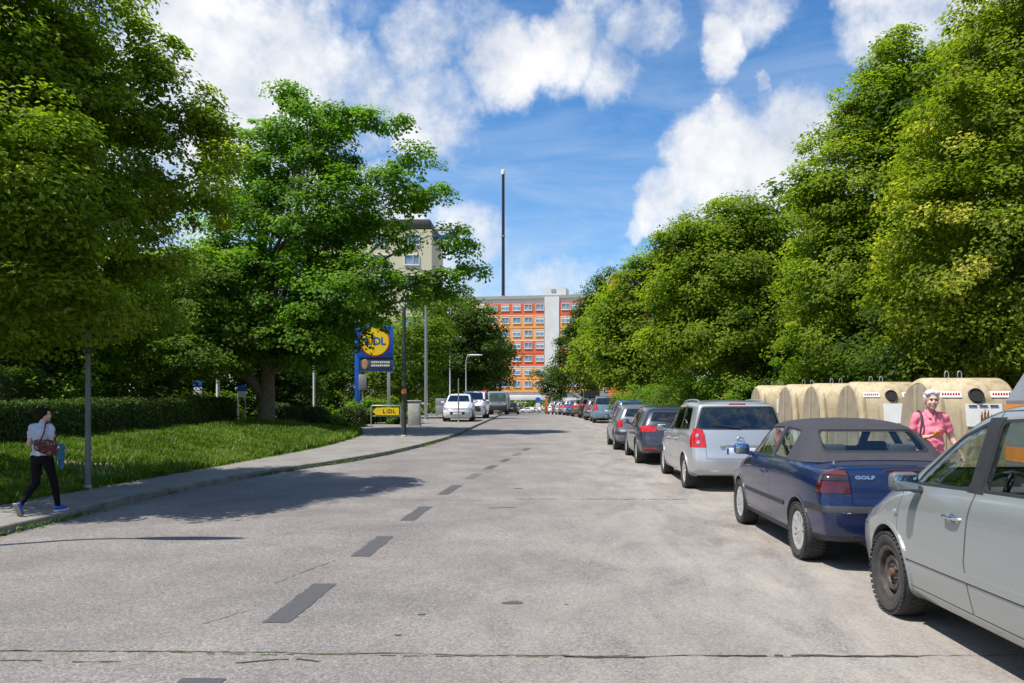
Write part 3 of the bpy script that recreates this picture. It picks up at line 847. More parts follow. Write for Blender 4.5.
M_soil = simple('soil_and_moss', (.055,.05,.028), .95, var=.5, vs=6, bumps=.5)
def ground_material():
    m, nt, out = nm('lawn_ground'); b = pbsdf(nt, out, (.05,.07,.02), .95, spec=.2)
    n = noise(nt, .8, 8, .65); r = ramp(nt, n.outputs[0], [(.3,(.05,.085,.012)),(.55,(.075,.12,.018)),(.68,(.11,.12,.035)),(.8,(.24,.20,.12))])
    nt.links.new(r.outputs[0], b.inputs['Base Color']); n2 = noise(nt, 40, 4, .7); bump(nt, n2.outputs[0], b, .6, .02); return m
M_lawn = ground_material()
M_dust = simple('dusty_gravel', (.25,.22,.18), .95, var=.25, vs=3, bumps=.5)

gz0 = lambda x, y: float(g(y)) - .06
# one ground sheet reaching the horizon
gs = MB(); gx = [-900,-300,-120,-60,-30,30,60,120,300,900]; gy = [-300,-30]+list(np.arange(0,180,10))+[260,500,1200]
for y in gy:
    for x in gx: gs.v.append((x,y,gz0(x,y)-.06))
for j in range(len(gy)-1):
    for i in range(len(gx)-1):
        k = j*len(gx)+i; gs.f.append((k,k+1,k+len(gx)+1,k+len(gx)))
tag(gs.build('ground', M_lawn, None, 60), kind='structure')
strip('road', lambda y: KERB(y)-.02, lambda y: RKERB(y)+.02, YS, 8, lambda x,y: float(g(y)), M_road)
strip('pavement', lambda y: INNER(y)-.05, lambda y: KERB(y)-.12, YS, 6, lambda x,y: float(g(y))+.098, M_pave)
strip('lawn_bank', lambda y: -34, lambda y: INNER(y), list(np.arange(-10,39,.7)), 26, lambda x,y: float(g(y)+hl(x,y))-.01, M_lawn)
strip('parking_verge', lambda y: RKERB(y)+.12, lambda y: 40, YS, 8, lambda x,y: float(g(y))+.078, M_dust)
# kerbs: a row of stones on each side (kerbstones with joints)
def kerb(name, fx, side, ys, h, mat):
    mb = MB(); r_ = random.Random(3)
    for y in ys:
        y0, y1 = y+.006, y+.994
        x0, x1 = fx(y0), fx(y1); dz = r_.uniform(-.006,.006)
        a, b = (0,-.12) if side < 0 else (0,.12)
        P = []
        for yy, xx in ((y0,x0),(y1,x1)):
            z0 = float(g(yy)); dx = r_.uniform(-.006,.006)
            c = .012 if side < 0 else -.012
            P += [(xx+a+dx,yy,z0-.1),(xx+a+dx,yy,z0+h-.015+dz),(xx+a-c+dx,yy,z0+h+dz),(xx+b+dx,yy,z0+h+dz),(xx+b+dx,yy,z0-.1)]
        F = [(0,1,2,3,4),(9,8,7,6,5)] + [(i,(i+1)%5,(i+1)%5+5,i+5) for i in range(5)]
        mb.add(P, F)
    tag(mb.build(name, mat, None, 30), kind='structure')
M_kerb = simple('mossy_kerbstone', (.20,.19,.165), .9, var=.35, vs=4, bumps=.5)
kerb('kerb', lambda y: KERB(y), -1, range(-10,120), .105, M_kerb)
kerb('kerb', lambda y: RKERB(y), 1, range(-10,110), .085, M_conc)

# patches of newer asphalt where the centre line was, cracks
M_patch = simple('new_asphalt', (.072,.071,.074), .9, var=.3, vs=60, bumps=.5)
M_patch2 = simple('worn_patch', (.115,.11,.108), .9, var=.3, vs=60, bumps=.5)
M_crack = simple('crack_filler', (.05,.047,.04), .95, var=.4, vs=20)
M_moss = simple('moss', (.10,.13,.035), .95, var=.5, vs=30)
def patch(corners, mat, name='road_patch', jit=.012):
    r_ = random.Random(int(abs(corners[0][1]*100))); P = []; n = len(corners)
    for i in range(n):
        a, b = corners[i], corners[(i+1)%n]; L = math.dist(a,b); k = max(1,int(L/.08))
        for j in range(k):
            f = j/k; P.append((a[0]+(b[0]-a[0])*f+r_.uniform(-jit,jit), a[1]+(b[1]-a[1])*f+r_.uniform(-jit,jit)))
    me = MB().add([(x,y,float(g(y))+.004) for x,y in P], [tuple(range(len(P)))]).mesh()
    tag(link(name, me, mat), kind='structure')
CX = Tab([(3,-1.97),(9,-1.96),(12,-1.90),(14.6,-1.80),(17,-1.6),(19.1,-1.37),(21.1,-1.13),(23.1,-.9),(25.3,-.69),(30,-.2)], 0)
for k, (y0, y1) in enumerate([(3.0,4.58),(5.77,7.05),(8.32,9.60),(10.9,12.35),(13.9,15.35),(16.5,17.6),(18.6,19.6),(20.6,21.6),(22.6,23.6),(24.7,25.8)]):
    w = .10 if k else .12
    patch([(CX(y0)-w,y0),(CX(y0)+w,y0),(CX(y1)+w,y1),(CX(y1)-w,y1)], M_patch if k not in (5,8) else M_patch2)
def crack(pts, w, mat, seed=1, step=.05, name='road_crack', gap=0):
    r_ = random.Random(seed); P = [Vector((p[0],p[1],0)) for p in pts]; C = []
    for a, b in zip(P, P[1:]):
        k = max(2, int((b-a).length/step))
        for j in range(k): C.append(a+(b-a)*j/k)
    C.append(P[-1]); off = 0; V = []; F = []
    for i, c in enumerate(C):
        off = off*.85 + r_.uniform(-.010,.010); ww = w*r_.uniform(.35,1.5)
        t = (C[min(i+1,len(C)-1)]-C[max(0,i-1)]).normalized(); n = Vector((-t.y,t.x,0))
        a = c+n*(off+ww/2); b = c+n*(off-ww/2)
        V += [(a.x,a.y,float(g(a.y))+.0045),(b.x,b.y,float(g(b.y))+.0045)]
        if i and r_.random() > gap: F.append((2*i-2,2*i-1,2*i+1,2*i))
    tag(link(name, MB().add(V,F).mesh(), mat), kind='structure')
crack([(-6.5,5.15),(-3,5.1),(-.6,5.0),(.6,4.98)], .014, M_moss, 1, gap=.3)
crack([(-6.5,5.16),(-3,5.11),(-.6,5.01),(1.2,4.98),(4.7,5.02)], .010, M_crack, 2)
crack([(.1,4.99),(.6,4.95)], .022, M_crack, 3)
crack([(1.0,5.0),(2.3,5.0)], .024, M_crack, 4, gap=.1)
crack([(-1.9,4.86),(-1.55,4.95),(-1.4,4.88)], .016, M_crack, 41, gap=.1)
crack([(-2.6,4.88),(-2.9,4.88)], .014, M_crack, 42)
crack([(-3.1,4.89),(-3.4,4.9)], .014, M_crack, 43)
crack([(-2.6,13.2),(-1.9,13.15),(-.9,13.1)], .018, M_patch2, 5, gap=.2)
crack([(-.6,13.3),(2.3,13.2)], .035, M_patch2, 6, gap=.2)
crack([(-2.45,6.9),(-2.3,7.6),(-2.15,8.1)], .008, M_crack, 7, gap=.2)
crack([(-2.5,9.7),(-2.9,9.9),(-3.4,9.75)], .008, M_crack, 8, gap=.1)
crack([(-2.55,5.6),(-2.3,6.1)], .008, M_crack, 9, gap=.1)
crack([(-.9,12.2),(-.5,12.25)], .05, M_patch2, 10)
crack([(2.6,3.9),(-1,4.1)], .012, M_patch2, 12, gap=.5)
r_ = random.Random(5)
for (x, y, s) in [(-.28,6.35,.055),(-.95,6.0,.022),(-1.02,5.45,.018),(.15,6.3,.012),(-.55,14.8,.06)]:
    patch([(x+s*cos(a)*1.5*r_.uniform(.8,1.2), y+s*sin(a)*r_.uniform(.7,1.2)) for a in np.linspace(0,2*pi,9)[:-1]], M_patch, jit=.006, name='tar_spot')

def soil_patch(cx, cy, rx, ry, seed):
    r_ = random.Random(seed); V = [(cx,cy,float(GZ(cx,cy))+.012)]; n = 26
    for k in range(n):
        a = 2*pi*k/n; q = r_.uniform(.7,1.15); x, y = cx+rx*q*cos(a), cy+ry*q*sin(a); V.append((x,y,float(GZ(x,y))+.008))
    tag(link('bare_soil', MB().add(V, [(0,1+k,1+(k+1)%n) for k in range(n)]).mesh(), M_baresoil), kind='structure')
M_baresoil = simple('bare_soil', (.22,.175,.125), .95, var=.35, vs=5, bumps=.6)
soil_patch(-9.5, 16.6, 1.1, 1.0, 3); soil_patch(-8.7, 15.4, .6, .8, 4)
# ------------------------------------------------------------------ plants
def leaf_material(name, stops, trans=.56, rough=.55):
    m, nt, out = nm(name)
    at = nt.nodes.new('ShaderNodeAttribute'); at.attribute_name = 'tone'
    r = ramp(nt, at.outputs['Fac'], stops)
    b = nt.nodes.new('ShaderNodeBsdfPrincipled'); b.inputs['Roughness'].default_value = rough; b.inputs['Specular IOR Level'].default_value = .22
    nt.links.new(r.outputs[0], b.inputs['Base Color'])
    t = nt.nodes.new('ShaderNodeBsdfTranslucent')
    c = mixc(nt, 1, r.outputs[0], (1.5,1.7,.55), 'MULTIPLY'); nt.links.new(c, t.inputs[0])
    mx = nt.nodes.new('ShaderNodeMixShader'); mx.inputs[0].default_value = trans
    nt.links.new(b.outputs[0], mx.inputs[1]); nt.links.new(t.outputs[0], mx.inputs[2]); nt.links.new(mx.outputs[0], out.inputs[0])
    return m
L_lime = leaf_material('lime_leaves', [(0,(.088,.136,.010)),(.45,(.160,.228,.016)),(.8,(.235,.300,.022)),(.92,(.26,.30,.035)),(1,(.34,.33,.05))])
L_limeb = leaf_material('blossoming_lime_leaves', [(0,(.088,.130,.010)),(.45,(.165,.215,.016)),(.78,(.240,.280,.024)),(.88,(.40,.36,.06)),(1,(.55,.48,.12))])
L_maple = leaf_material('maple_leaves', [(0,(.062,.138,.010)),(.5,(.120,.228,.016)),(.85,(.16,.28,.026)),(1,(.21,.33,.035))])
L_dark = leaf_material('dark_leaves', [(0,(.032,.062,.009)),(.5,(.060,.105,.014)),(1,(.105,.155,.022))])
L_horn = leaf_material('hornbeam_leaves', [(0,(.065,.115,.010)),(.5,(.115,.185,.016)),(1,(.20,.28,.030))])
L_hedge = leaf_material('hedge_leaves', [(0,(.030,.062,.010)),(.5,(.060,.105,.014)),(.9,(.09,.14,.020)),(1,(.15,.09,.025))], .15)
L_shrub = leaf_material('shrub_leaves', [(0,(.07,.14,.014)),(.5,(.13,.22,.022)),(.9,(.20,.28,.035)),(1,(.36,.18,.05))])
L_grass = leaf_material('grass_blades', [(0,(.055,.105,.010)),(.5,(.095,.165,.014)),(.85,(.15,.22,.022)),(1,(.26,.25,.09))], .35)
M_bark = simple('bark', (.115,.085,.060), .95, var=.45, vs=9, bumps=.9)
M_barkd = simple('dark_bark', (.06,.05,.04), .95, var=.4, vs=9, bumps=.8)

def leaves_mesh(name, P, N_, size, tone, rg, asp=.62, fold=.25):
    """P centres, N_ leaf normals, kite-shaped folded leaves"""
    n = len(P)
    N_ = N_/np.linalg.norm(N_, axis=1, keepdims=True)
    r = rg.normal(size=(n,3)); r -= (r*N_).sum(1, keepdims=True)*N_; r /= np.linalg.norm(r, axis=1, keepdims=True)
    s = np.cross(N_, r); sz = (size*rg.uniform(.65,1.35,n))[:,None]
    a = P - r*sz*.5; c = P + r*sz*.5 - N_*sz*.12
    b = P + s*sz*asp*.5 - r*sz*.05 + N_*sz*fold*.5; d = P - s*sz*asp*.5 - r*sz*.05 + N_*sz*fold*.5
    V = np.stack([a,b,c,d], 1).reshape(-1,3)
    i = np.arange(n)[:,None]*4; F = np.concatenate([i+np.array([[0,1,2]]), i+np.array([[0,2,3]])], 1).reshape(-1,3)
    me = np_mesh(name, V, F)
    at = me.attributes.new('tone', 'FLOAT', 'POINT'); at.data.foreach_set('value', np.repeat(np.clip(tone,0,1),4).astype(np.float32))
    return me
def crown_points(lobes, nclump, per, rg, clump_r=.55, flat=.6, inner=.35):
    """clumps on the lobes' outer parts; returns leaf points, normals, tone, clump centres"""
    lobes = np.array(lobes, float); area = (lobes[:,3]*lobes[:,4]+lobes[:,4]*lobes[:,5]+lobes[:,3]*lobes[:,5])
    pick = rg.choice(len(lobes), nclump, p=area/area.sum()); L = lobes[pick]
    u = rg.normal(size=(nclump,3)); u /= np.linalg.norm(u,axis=1,keepdims=True)
    rad = (inner + (1.12-inner)*rg.uniform(0,1,nclump)**.5)[:,None]; spr = rg.uniform(0,1,nclump) < .16; rad[spr,0] = rg.uniform(1.05,1.28,spr.sum())
    C = L[:,:3] + u*L[:,3:6]*rad
    # keep only clumps near the union's surface or inside thinly
    ctone = rg.normal(.46,.20,nclump); cr = clump_r*rg.uniform(.6,1.45,nclump); cr[spr] *= .55
    idx = np.repeat(np.arange(nclump), per); n = len(idx)
    q = rg.normal(size=(n,3)); q /= np.linalg.norm(q,axis=1,keepdims=True)
    q *= rg.uniform(0,1,(n,1))**.42
    dropl = spr[idx] & (rg.uniform(0,1,n) < .55); idx = idx[~dropl]; n = len(idx)
    q = q[~dropl]
    out = (C[idx]-L[idx,:3])/L[idx,3:6]; out /= (np.linalg.norm(out,axis=1,keepdims=True)+1e-6)
    off = q*cr[idx,None]*np.array([1,1,flat])
    # droop: the clump's outer side hangs
    off[:,2] -= .35*np.clip((off*out).sum(1),0,None)
    P = C[idx]+off
    Nn = np.array([0,0,1.0])*1.0 + out*.75 + q*.45 + rg.normal(size=(n,3))*.45
    tone = ctone[idx] + rg.normal(0,.16,n) + .10*q[:,2]
    return P, Nn, tone, C
def limbs(mb, base, h, r0, targets, rg, lean=(0,0), nlimb=9, fork=.3):
    """tapered trunk, limbs that leave it and fork towards the clumps"""
    top = np.array([base[0]+lean[0], base[1]+lean[1], base[2]+h])
    b = np.array(base, float); tr = []
    for i in range(9):
        f = i/8; p = b+(top-b)*f + np.array([rg.normal(0,.035)*h*.12*(f>0), rg.normal(0,.035)*h*.12*(f>0), 0]); tr.append(p)
    rr = [r0*(1.35 if i == 0 else 1)*(1-.86*(i/8)) for i in range(9)]; rr[0] = r0*1.45; rr[1] = r0*1.0
    mb.tube([tr[0]-np.array([0,0,.3]), tr[0], tr[0]+(tr[1]-tr[0])*.25]+tr[1:], [r0*1.6, r0*1.35, r0*1.08]+rr[1:], 12)
    T = np.array(targets)
    for k in range(nlimb):
        t = T[rg.integers(len(T))]
        f = fork + (1-fork)*rg.uniform(0,.85)
        # leave the trunk below the target
        f = min(f, max(fork, ((t[2]-b[2])*.75)/h)); i = f*8; i0 = int(min(i,7)); s = tr[i0]+(tr[i0+1]-tr[i0])*(i-i0)
        d = t-s; m1 = s+d*.35+np.array([rg.normal(0,.15),rg.normal(0,.15),.10*np.linalg.norm(d)]); m2 = s+d*.7+np.array([rg.normal(0,.2),rg.normal(0,.2),.07*np.linalg.norm(d)])
        rl = r0*(.42-.25*f)*min(1,.4+.12*np.linalg.norm(d))
        mb.tube([s,m1,m2,t], [rl,rl*.7,rl*.42,rl*.12], 7)
        dist = np.linalg.norm(T-m2,axis=1); near = np.argsort(dist)[:4]
        for q in near[:3]:
            e = T[q]; mm = m2+(e-m2)*.5+rg.normal(0,.08,3); mb.tube([m2,mm,e],[rl*.35,rl*.2,rl*.05],5)
def tree(name, label, cat, loc, lobes, nclump, per, leaf, mat, h, r0, seed, bark=None, group=None, clump_r=.55, flat=.6, nlimb=14, lean=(0,0), extra=None, inner=.35, fork=.25, asp=.62):
    rg = np.random.default_rng(seed)
    t = empty(name, loc); tag(t, label, cat, group)
    P, Nn, tone, C = crown_points(lobes, nclump, per, rg, clump_r, flat, inner)
    me = leaves_mesh('crown', P, Nn, leaf, tone, rg, asp); link('crown', me, mat, t)
    mb = MB(); limbs(mb, (0,0,0), h, r0, C, rg, lean, nlimb, fork)
    if extra: extra(mb)
    mb.build('trunk', bark or M_bark, t, 60)
    return t
def at(px, py, D):
    """a point of the photograph at D metres down the street"""
    return ((px-548)*D/800, D, 1.55-(py-408)*D/800)
def lob(base, D, specs):
    """lobes given as (px, py, radius px, depth offset m, zscale)"""
    out = []
    for px, py, rp, dy, zs in specs:
        d = D+dy; p = at(px,py,d); r = rp*d/800
        out.append((p[0]-base[0], p[1]-base[1], p[2]-base[2], r, r, r*zs))
    return out
# ------------------------------------------------------------------ the trees one can tell apart
def base(px, D, dx=0):
    x = (px-548)*D/800; return (x, D, float(GZ(x,D))-.02)
# left: big lime leaning over from outside the frame
b = (-10.6, 11.8, float(GZ(-10.6,11.8)))
tree('lime_tree', 'huge near lime tree filling the upper left corner above the walker', 'tree', b,
     lob(b, 11.8, [(-60,40,120,0,1.1),(-20,190,115,-.6,.95),(30,110,90,.8,1.1),(30,190,52,-.8,.8),(66,150,36,-.3,.8),(74,225,38,-.5,.7),(-10,240,60,-.6,.8),(-30,300,90,.3,.6),(56,285,50,-.4,.55),(96,310,30,.2,.5),(10,10,110,1.0,1.0),(72,60,38,.5,1.1),(-90,150,120,2,1.1),(82,215,50,.6,.8),(50,325,45,.8,.45),(-60,-60,120,.5,.9)]),
     1350, 115, .086, L_lime, 7.6, .24, 11, bark=M_barkd, clump_r=.40, flat=.55, nlimb=26)
# brownish green lime behind it
b = (-13.2, 15.2, float(GZ(-13.2,15.2)))
tree('lime_tree', 'lime tree with arching yellow-green outer twigs left of the maple, behind the hedge', 'tree', b,
     lob(b, 14.0, [(120,170,66,0,1.2),(165,95,46,0,1.0),(190,160,44,.5,1.1),(150,55,26,.2,.9),(215,200,30,-.3,1.0),(120,290,62,.5,.8),(70,220,80,1.0,1.2),(218,130,20,.3,1),(235,158,15,-.2,.6),(205,120,22,.4,.7),(118,120,34,-.6,.7),(128,195,36,-.8,.6),(135,255,40,-.9,.55),(112,300,38,-.9,.45),(60,120,70,1,1.2)]),
     430, 120, .085, L_lime, 6.0, .17, 12, bark=M_barkd, clump_r=.33, flat=.6, nlimb=24)
# the pale hornbeam under them
b = base(195, 30, 0); b = (b[0]-1.5, 31.5, float(GZ(b[0]-1.5,31.5)))
tree('hornbeam_tree', 'bright fresh-green hornbeam with layered foliage just above the left end of the hedge', 'tree', b,
     lob(b, 31.5, [(180,320,58,0,.75),(215,290,40,.3,.9),(140,335,45,-.3,.6),(120,360,38,0,.5),(205,355,45,-.6,.5),(175,265,35,0,.9),(235,330,30,0,.7)]),
     420, 80, .15, L_horn, 6.5, .14, 13, clump_r=.62, flat=.4, nlimb=16)
# the maple
b = (-12.0, 34.0, float(GZ(-12.0,34.0)))
def maple_fork(mb):
    mb.tube([(0,0,1.2),(-.9,-.3,2.3),(-2.6,-.9,3.3),(-4.6,-1.2,4.2)], [.24,.20,.14,.05], 9)
    mb.tube([(0,0,1.9),(1.0,.4,4.0),(2.6,.6,6.2),(4.4,.3,8.0)], [.24,.20,.12,.04], 9)
    mb.tube([(0,0,2.6),(1.6,-.6,4.3),(3.6,-1.0,6.2),(5.2,-1.0,7.6)], [.2,.15,.10,.03], 9)
    mb.tube([(0,0,3.2),(-.5,.4,6.0),(-.2,.3,9.0),(.3,0,12.2)], [.22,.17,.12,.04], 9)
tree('maple_tree', 'broad bright green maple with forked trunk at the end of the hedge', 'tree', b,
     lob(b, 34, [(300,125,38,0,.8),(262,165,42,.3,.9),(325,150,30,-.4,.8),(300,215,62,0,.9),(240,235,48,.5,1.0),(352,120,24,.3,.6),(376,120,17,0,.6),(398,122,10,-.2,.6),
                 (340,205,44,-1.2,.8),(392,190,30,0,.8),(418,160,22,.4,.7),(425,195,24,-.2,.6),(392,238,20,-.4,.7),(330,250,30,-.3,.7),(355,280,44,-1.6,.6),(440,262,17,.2,.5),(450,240,22,.2,.6),(468,268,17,.4,.5),(478,252,9,.3,.5),
                 (445,285,24,-.3,.5),(415,288,26,-.2,.5),(340,300,52,-1.8,.6),(270,290,60,-.8,.7),(300,345,50,-1.5,.45),(230,300,45,.6,.8),(330,335,34,-.8,.4),(250,345,36,-.4,.4),(285,95,16,.2,.7)]),
     1000, 105, .145, L_maple, 10.5, .33, 14, bark=simple('light_bark', (.17,.125,.085), .95, var=.45, vs=9, bumps=.9), clump_r=.66, flat=.55, nlimb=40, extra=maple_fork, inner=.3, fork=.16, asp=.8)
# yellow-green tree and dark limes beyond the pylon
def small(px, D, specs, seed, label, mat=L_lime, leaf=.3, nclump=170, per=60, h=6, r0=.18, cr=1.0, name='lime_tree', **k):
    b = base(px, D)
    return tree(name, label, 'tree', b, lob(b, D, specs), nclump, per, leaf, mat, h, r0, seed, clump_r=cr, nlimb=8, **k)
small(405, 56, [(405,350,34,0,.9),(430,340,26,0,1),(390,375,24,0,.6),(415,385,22,0,.5),(440,300,22,1,.8)], 21, 'yellow-green tree behind the blue pylon and the grey cabinet', L_horn, .22, 260, 60, 8, .14, .8)
small(468, 84, [(470,345,34,0,1.1),(455,320,30,0,.9),(488,358,23,0,.9),(440,350,36,1,1),(478,322,22,0,.9),(495,378,16,0,.6),(462,385,24,0,.5)], 22, 'dark dense lime tree beyond the white cars on the left', L_dark, .30, 420, 70, 11, .28, 1.1)
small(500, 118, [(492,370,18,0,1.1),(505,352,12,0,1.0),(484,350,16,0,1.0)], 23, 'rounded dark tree just left of the orange block', L_dark, .34, 150, 60, 12, .25, 1.3)
# dark mass behind the hedge, one tree at a time
TB = [(-19,26,'dark broadleaf tree behind the clipped cube bush at far left'),(-26,34,'tall shaded tree left of the white-blue notice'),(-22,44,'shaded tree between the hornbeam and the maple trunk, far back'),(-15.7,46,'shaded tree behind the maple trunk'),
      (-15.5,57,'shaded tree behind the white pole with orange foot'),(-14,70,'shaded tree behind the blue pylon'),(-27,56,'far dark tree deep in the left garden'),(-12,100,'far tree over the lamp posts on the left'),(-33,42,'dark garden tree at the left edge'),
      (-18.5,27.5,'dark tree at the left edge above the trellis'),(-28,41,'dark tree filling the left edge behind the trellis'),(-38,60,'deep garden tree at the far left, behind all others'),(-21,37,'dark tree behind the loose shrub in the hedge middle'),(-30,62,'far tree between the hornbeam and the maple, low'),(-18,60,'far tree right behind the maple trunk'),(-19.2,50,'shaded tree behind the tilted white and blue notice')]
proto = None
for k, (x, y, lab) in enumerate(TB):
    if k % 4 == 0:
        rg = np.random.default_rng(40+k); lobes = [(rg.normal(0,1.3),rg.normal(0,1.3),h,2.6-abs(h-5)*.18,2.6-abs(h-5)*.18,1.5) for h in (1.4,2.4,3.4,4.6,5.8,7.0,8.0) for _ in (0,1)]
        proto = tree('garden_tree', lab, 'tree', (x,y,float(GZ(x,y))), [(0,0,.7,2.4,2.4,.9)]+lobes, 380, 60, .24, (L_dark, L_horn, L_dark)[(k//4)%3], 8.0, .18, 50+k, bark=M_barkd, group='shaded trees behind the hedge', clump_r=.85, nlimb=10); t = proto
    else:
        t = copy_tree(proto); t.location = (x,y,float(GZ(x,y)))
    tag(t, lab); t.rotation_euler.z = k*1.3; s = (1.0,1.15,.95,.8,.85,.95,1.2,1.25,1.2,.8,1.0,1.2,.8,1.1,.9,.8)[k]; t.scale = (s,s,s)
# right: row of limes
b = (11.6, 17.5, float(GZ(11.6,17.5)))
tree('lime_tree', 'tallest nearest lime in pale blossom at the upper right, behind the containers', 'tree', b,
     lob(b, 17.5, [(1020,70,72,0,1.0),(988,165,78,-.3,1.0),(1050,130,120,.5,1.1),(1000,250,105,-.5,.9),(935,210,50,-.4,1.0),(925,300,55,0,.7),(1060,300,110,0,.8),(970,340,70,-.4,.45),(1055,0,85,0,1.0),(905,250,30,-.2,.8),(1090,30,110,0,1.0),(940,140,30,0,.9),(966,85,26,0,.9),(1070,-70,80,0,1.0)]),
     1100, 155, .096, L_limeb, 11, .27, 31, clump_r=.50, flat=.62, nlimb=26)
b = (9.7, 24.5, float(GZ(9.7,24.5)))
tree('lime_tree', 'dark green lime with a spiky top, second of the row on the right', 'tree', b,
     lob(b, 24.5, [(905,70,32,0,1.1),(880,110,40,0,1.0),(840,160,36,0,1.1),(870,190,55,-.3,1.0),(820,220,32,0,1.1),(850,280,60,-.4,1.0),(815,300,36,0,1.0),(890,250,60,0,1.2),(925,75,28,.3,1.0),(840,345,55,-.4,.6),(900,330,60,0,.7),(808,180,14,0,1.3),(893,42,14,0,1.0),(855,125,22,0,1),(930,140,52,1,1.2)]),
     900, 140, .115, L_lime, 8.6, .27, 32, clump_r=.56, flat=.62, nlimb=26)
b = (7.9, 33, float(GZ(7.9,33)))
tree('lime_tree', 'round-headed yellow-green lime in the middle of the row on the right', 'tree', b,
     lob(b, 33, [(735,222,28,0,.9),(700,248,34,0,.9),(765,240,32,0,.9),(735,275,52,-.4,.9),(690,290,38,0,.9),(780,290,40,0,1.0),(725,335,58,-.5,.65),(680,340,34,0,.7),(780,345,44,0,.6),(665,245,12,0,1),(680,232,14,0,1),(800,230,22,.5,1.2)]),
     800, 115, .148, L_lime, 7.4, .24, 33, clump_r=.72, flat=.55, nlimb=22)
b = (5.9, 50, float(GZ(5.9,50)))
tree('lime_tree', 'narrower lime left of the round-headed one, over the row of parked cars', 'tree', b,
     lob(b, 50, [(632,285,18,0,1.0),(655,272,20,0,1.0),(640,276,15,0,1.2),(668,268,16,0,1.1),(615,310,20,0,1.1),(645,325,34,0,1.0),(615,350,26,0,.8),(660,365,28,0,.6),(632,372,30,0,.5),(668,290,22,1,1.2)]),
     480, 75, .22, L_lime, 7, .22, 34, clump_r=.9, flat=.6, nlimb=16)
b = (6.2, 66, float(GZ(6.2,66)))
tree('lime_tree', 'small lime with an orange house wall just showing above it', 'tree', b,
     lob(b, 66, [(618,305,16,0,1.0),(600,325,16,0,1.0),(606,350,20,0,1.0),(590,365,17,0,.7),(625,345,24,0,1.0),(588,345,12,0,1.0),(612,375,20,0,.5)]),
     330, 70, .26, L_lime, 8.5, .2, 35, clump_r=1.0, flat=.6, nlimb=12)
b = (6.3, 108, float(GZ(6.3,108)))
tree('alder_tree', 'tall blue-green pointed tree rising beside the orange block', 'tree', b,
     lob(b, 108, [(607,280,9,0,1.3),(598,290,11,0,1.1),(590,305,14,0,1.0),(578,320,11,0,1.1),(590,335,20,0,1.0),(572,345,14,0,1.1),(566,368,14,0,1.0),(585,370,22,0,1.0),(610,310,16,0,1.3),(620,290,12,1,1)]),
     380, 65, .34, L_dark, 14, .3, 36, clump_r=1.15, flat=.7, nlimb=10)
b = (2.2, 140, float(GZ(2.2,140)))
tree('birch_tree', 'low airy tree in front of the passage under the orange block', 'tree', b,
     lob(b, 140, [(552,378,11,0,.9),(545,386,8,0,.8),(562,385,10,0,.9),(556,395,9,0,.6),(536,374,5,0,.7)]),
     110, 55, .32, L_dark, 5, .14, 37, clump_r=1.0, flat=.6, nlimb=8)
# second row on the right, one mesh turned and scaled
TR = [(17,14,1.4,'shaded tree behind the tallest lime at the right edge'),(15.5,24,1.3,'shaded tree behind the second lime'),(15,34,1.25,'shaded tree behind the round-headed lime, right side'),(12.5,44,1.1,'shaded tree between the round-headed and the narrow lime'),
      (12,58,1.15,'tree behind the narrow lime'),(10.5,80,1.1,'tree behind the small lime by the orange wall'),(21,30,1.5,'deep tree far right behind the containers'),(9.5,31,.62,'low dark young tree behind the green thicket'),(13.2,16.5,.75,'low dark young tree directly behind the containers'),(10.5,21.5,.62,'low dark young tree behind the farthest container')]
for k, (x, y, s, lab) in enumerate(TR):
    if k == 0:
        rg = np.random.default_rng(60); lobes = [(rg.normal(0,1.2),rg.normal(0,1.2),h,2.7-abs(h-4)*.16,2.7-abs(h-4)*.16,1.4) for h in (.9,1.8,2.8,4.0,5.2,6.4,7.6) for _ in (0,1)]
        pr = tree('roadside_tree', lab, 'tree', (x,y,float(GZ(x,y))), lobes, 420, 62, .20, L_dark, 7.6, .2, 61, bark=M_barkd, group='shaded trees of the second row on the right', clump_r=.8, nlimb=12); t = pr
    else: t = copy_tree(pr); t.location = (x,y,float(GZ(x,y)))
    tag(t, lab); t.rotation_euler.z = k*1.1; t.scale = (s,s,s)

# ------------------------------------------------------------------ hedge, cube bushes, shrubs, grass
def leaf_box(rg, x0,x1,y0,y1,z0,z1, n, jit=.05):
    """leaf points over the faces of a box"""
    dx,dy,dz = x1-x0,y1-y0,z1-z0; A = np.array([dy*dz,dy*dz,dx*dz,dx*dz,dx*dy]); f = rg.choice(5, n, p=A/A.sum()); u = rg.uniform(0,1,(n,2))
    P = np.zeros((n,3)); Nn = np.zeros((n,3))
    for k in range(5):
        m = f == k; a, b = u[m,0], u[m,1]
        if k < 2: P[m] = np.stack([np.full(m.sum(), x0 if k==0 else x1), y0+a*dy, z0+b*dz],1); Nn[m,0] = -1 if k==0 else 1
        elif k < 4: P[m] = np.stack([x0+a*dx, np.full(m.sum(), y0 if k==2 else y1), z0+b*dz],1); Nn[m,1] = -1 if k==2 else 1
        else: P[m] = np.stack([x0+a*dx, y0+b*dy, np.full(m.sum(), z1)],1); Nn[m,2] = 1
    w = np.sin(P[:,0]*2.1+P[:,1]*1.7)*np.sin(P[:,1]*.9+P[:,2]*3)*.04
    P += Nn*(w[:,None]+rg.normal(0,jit,(n,1))) + rg.normal(0,.02,(n,3))
    return P, Nn + rg.normal(0,.6,(n,3)) + np.array([0,0,.4])
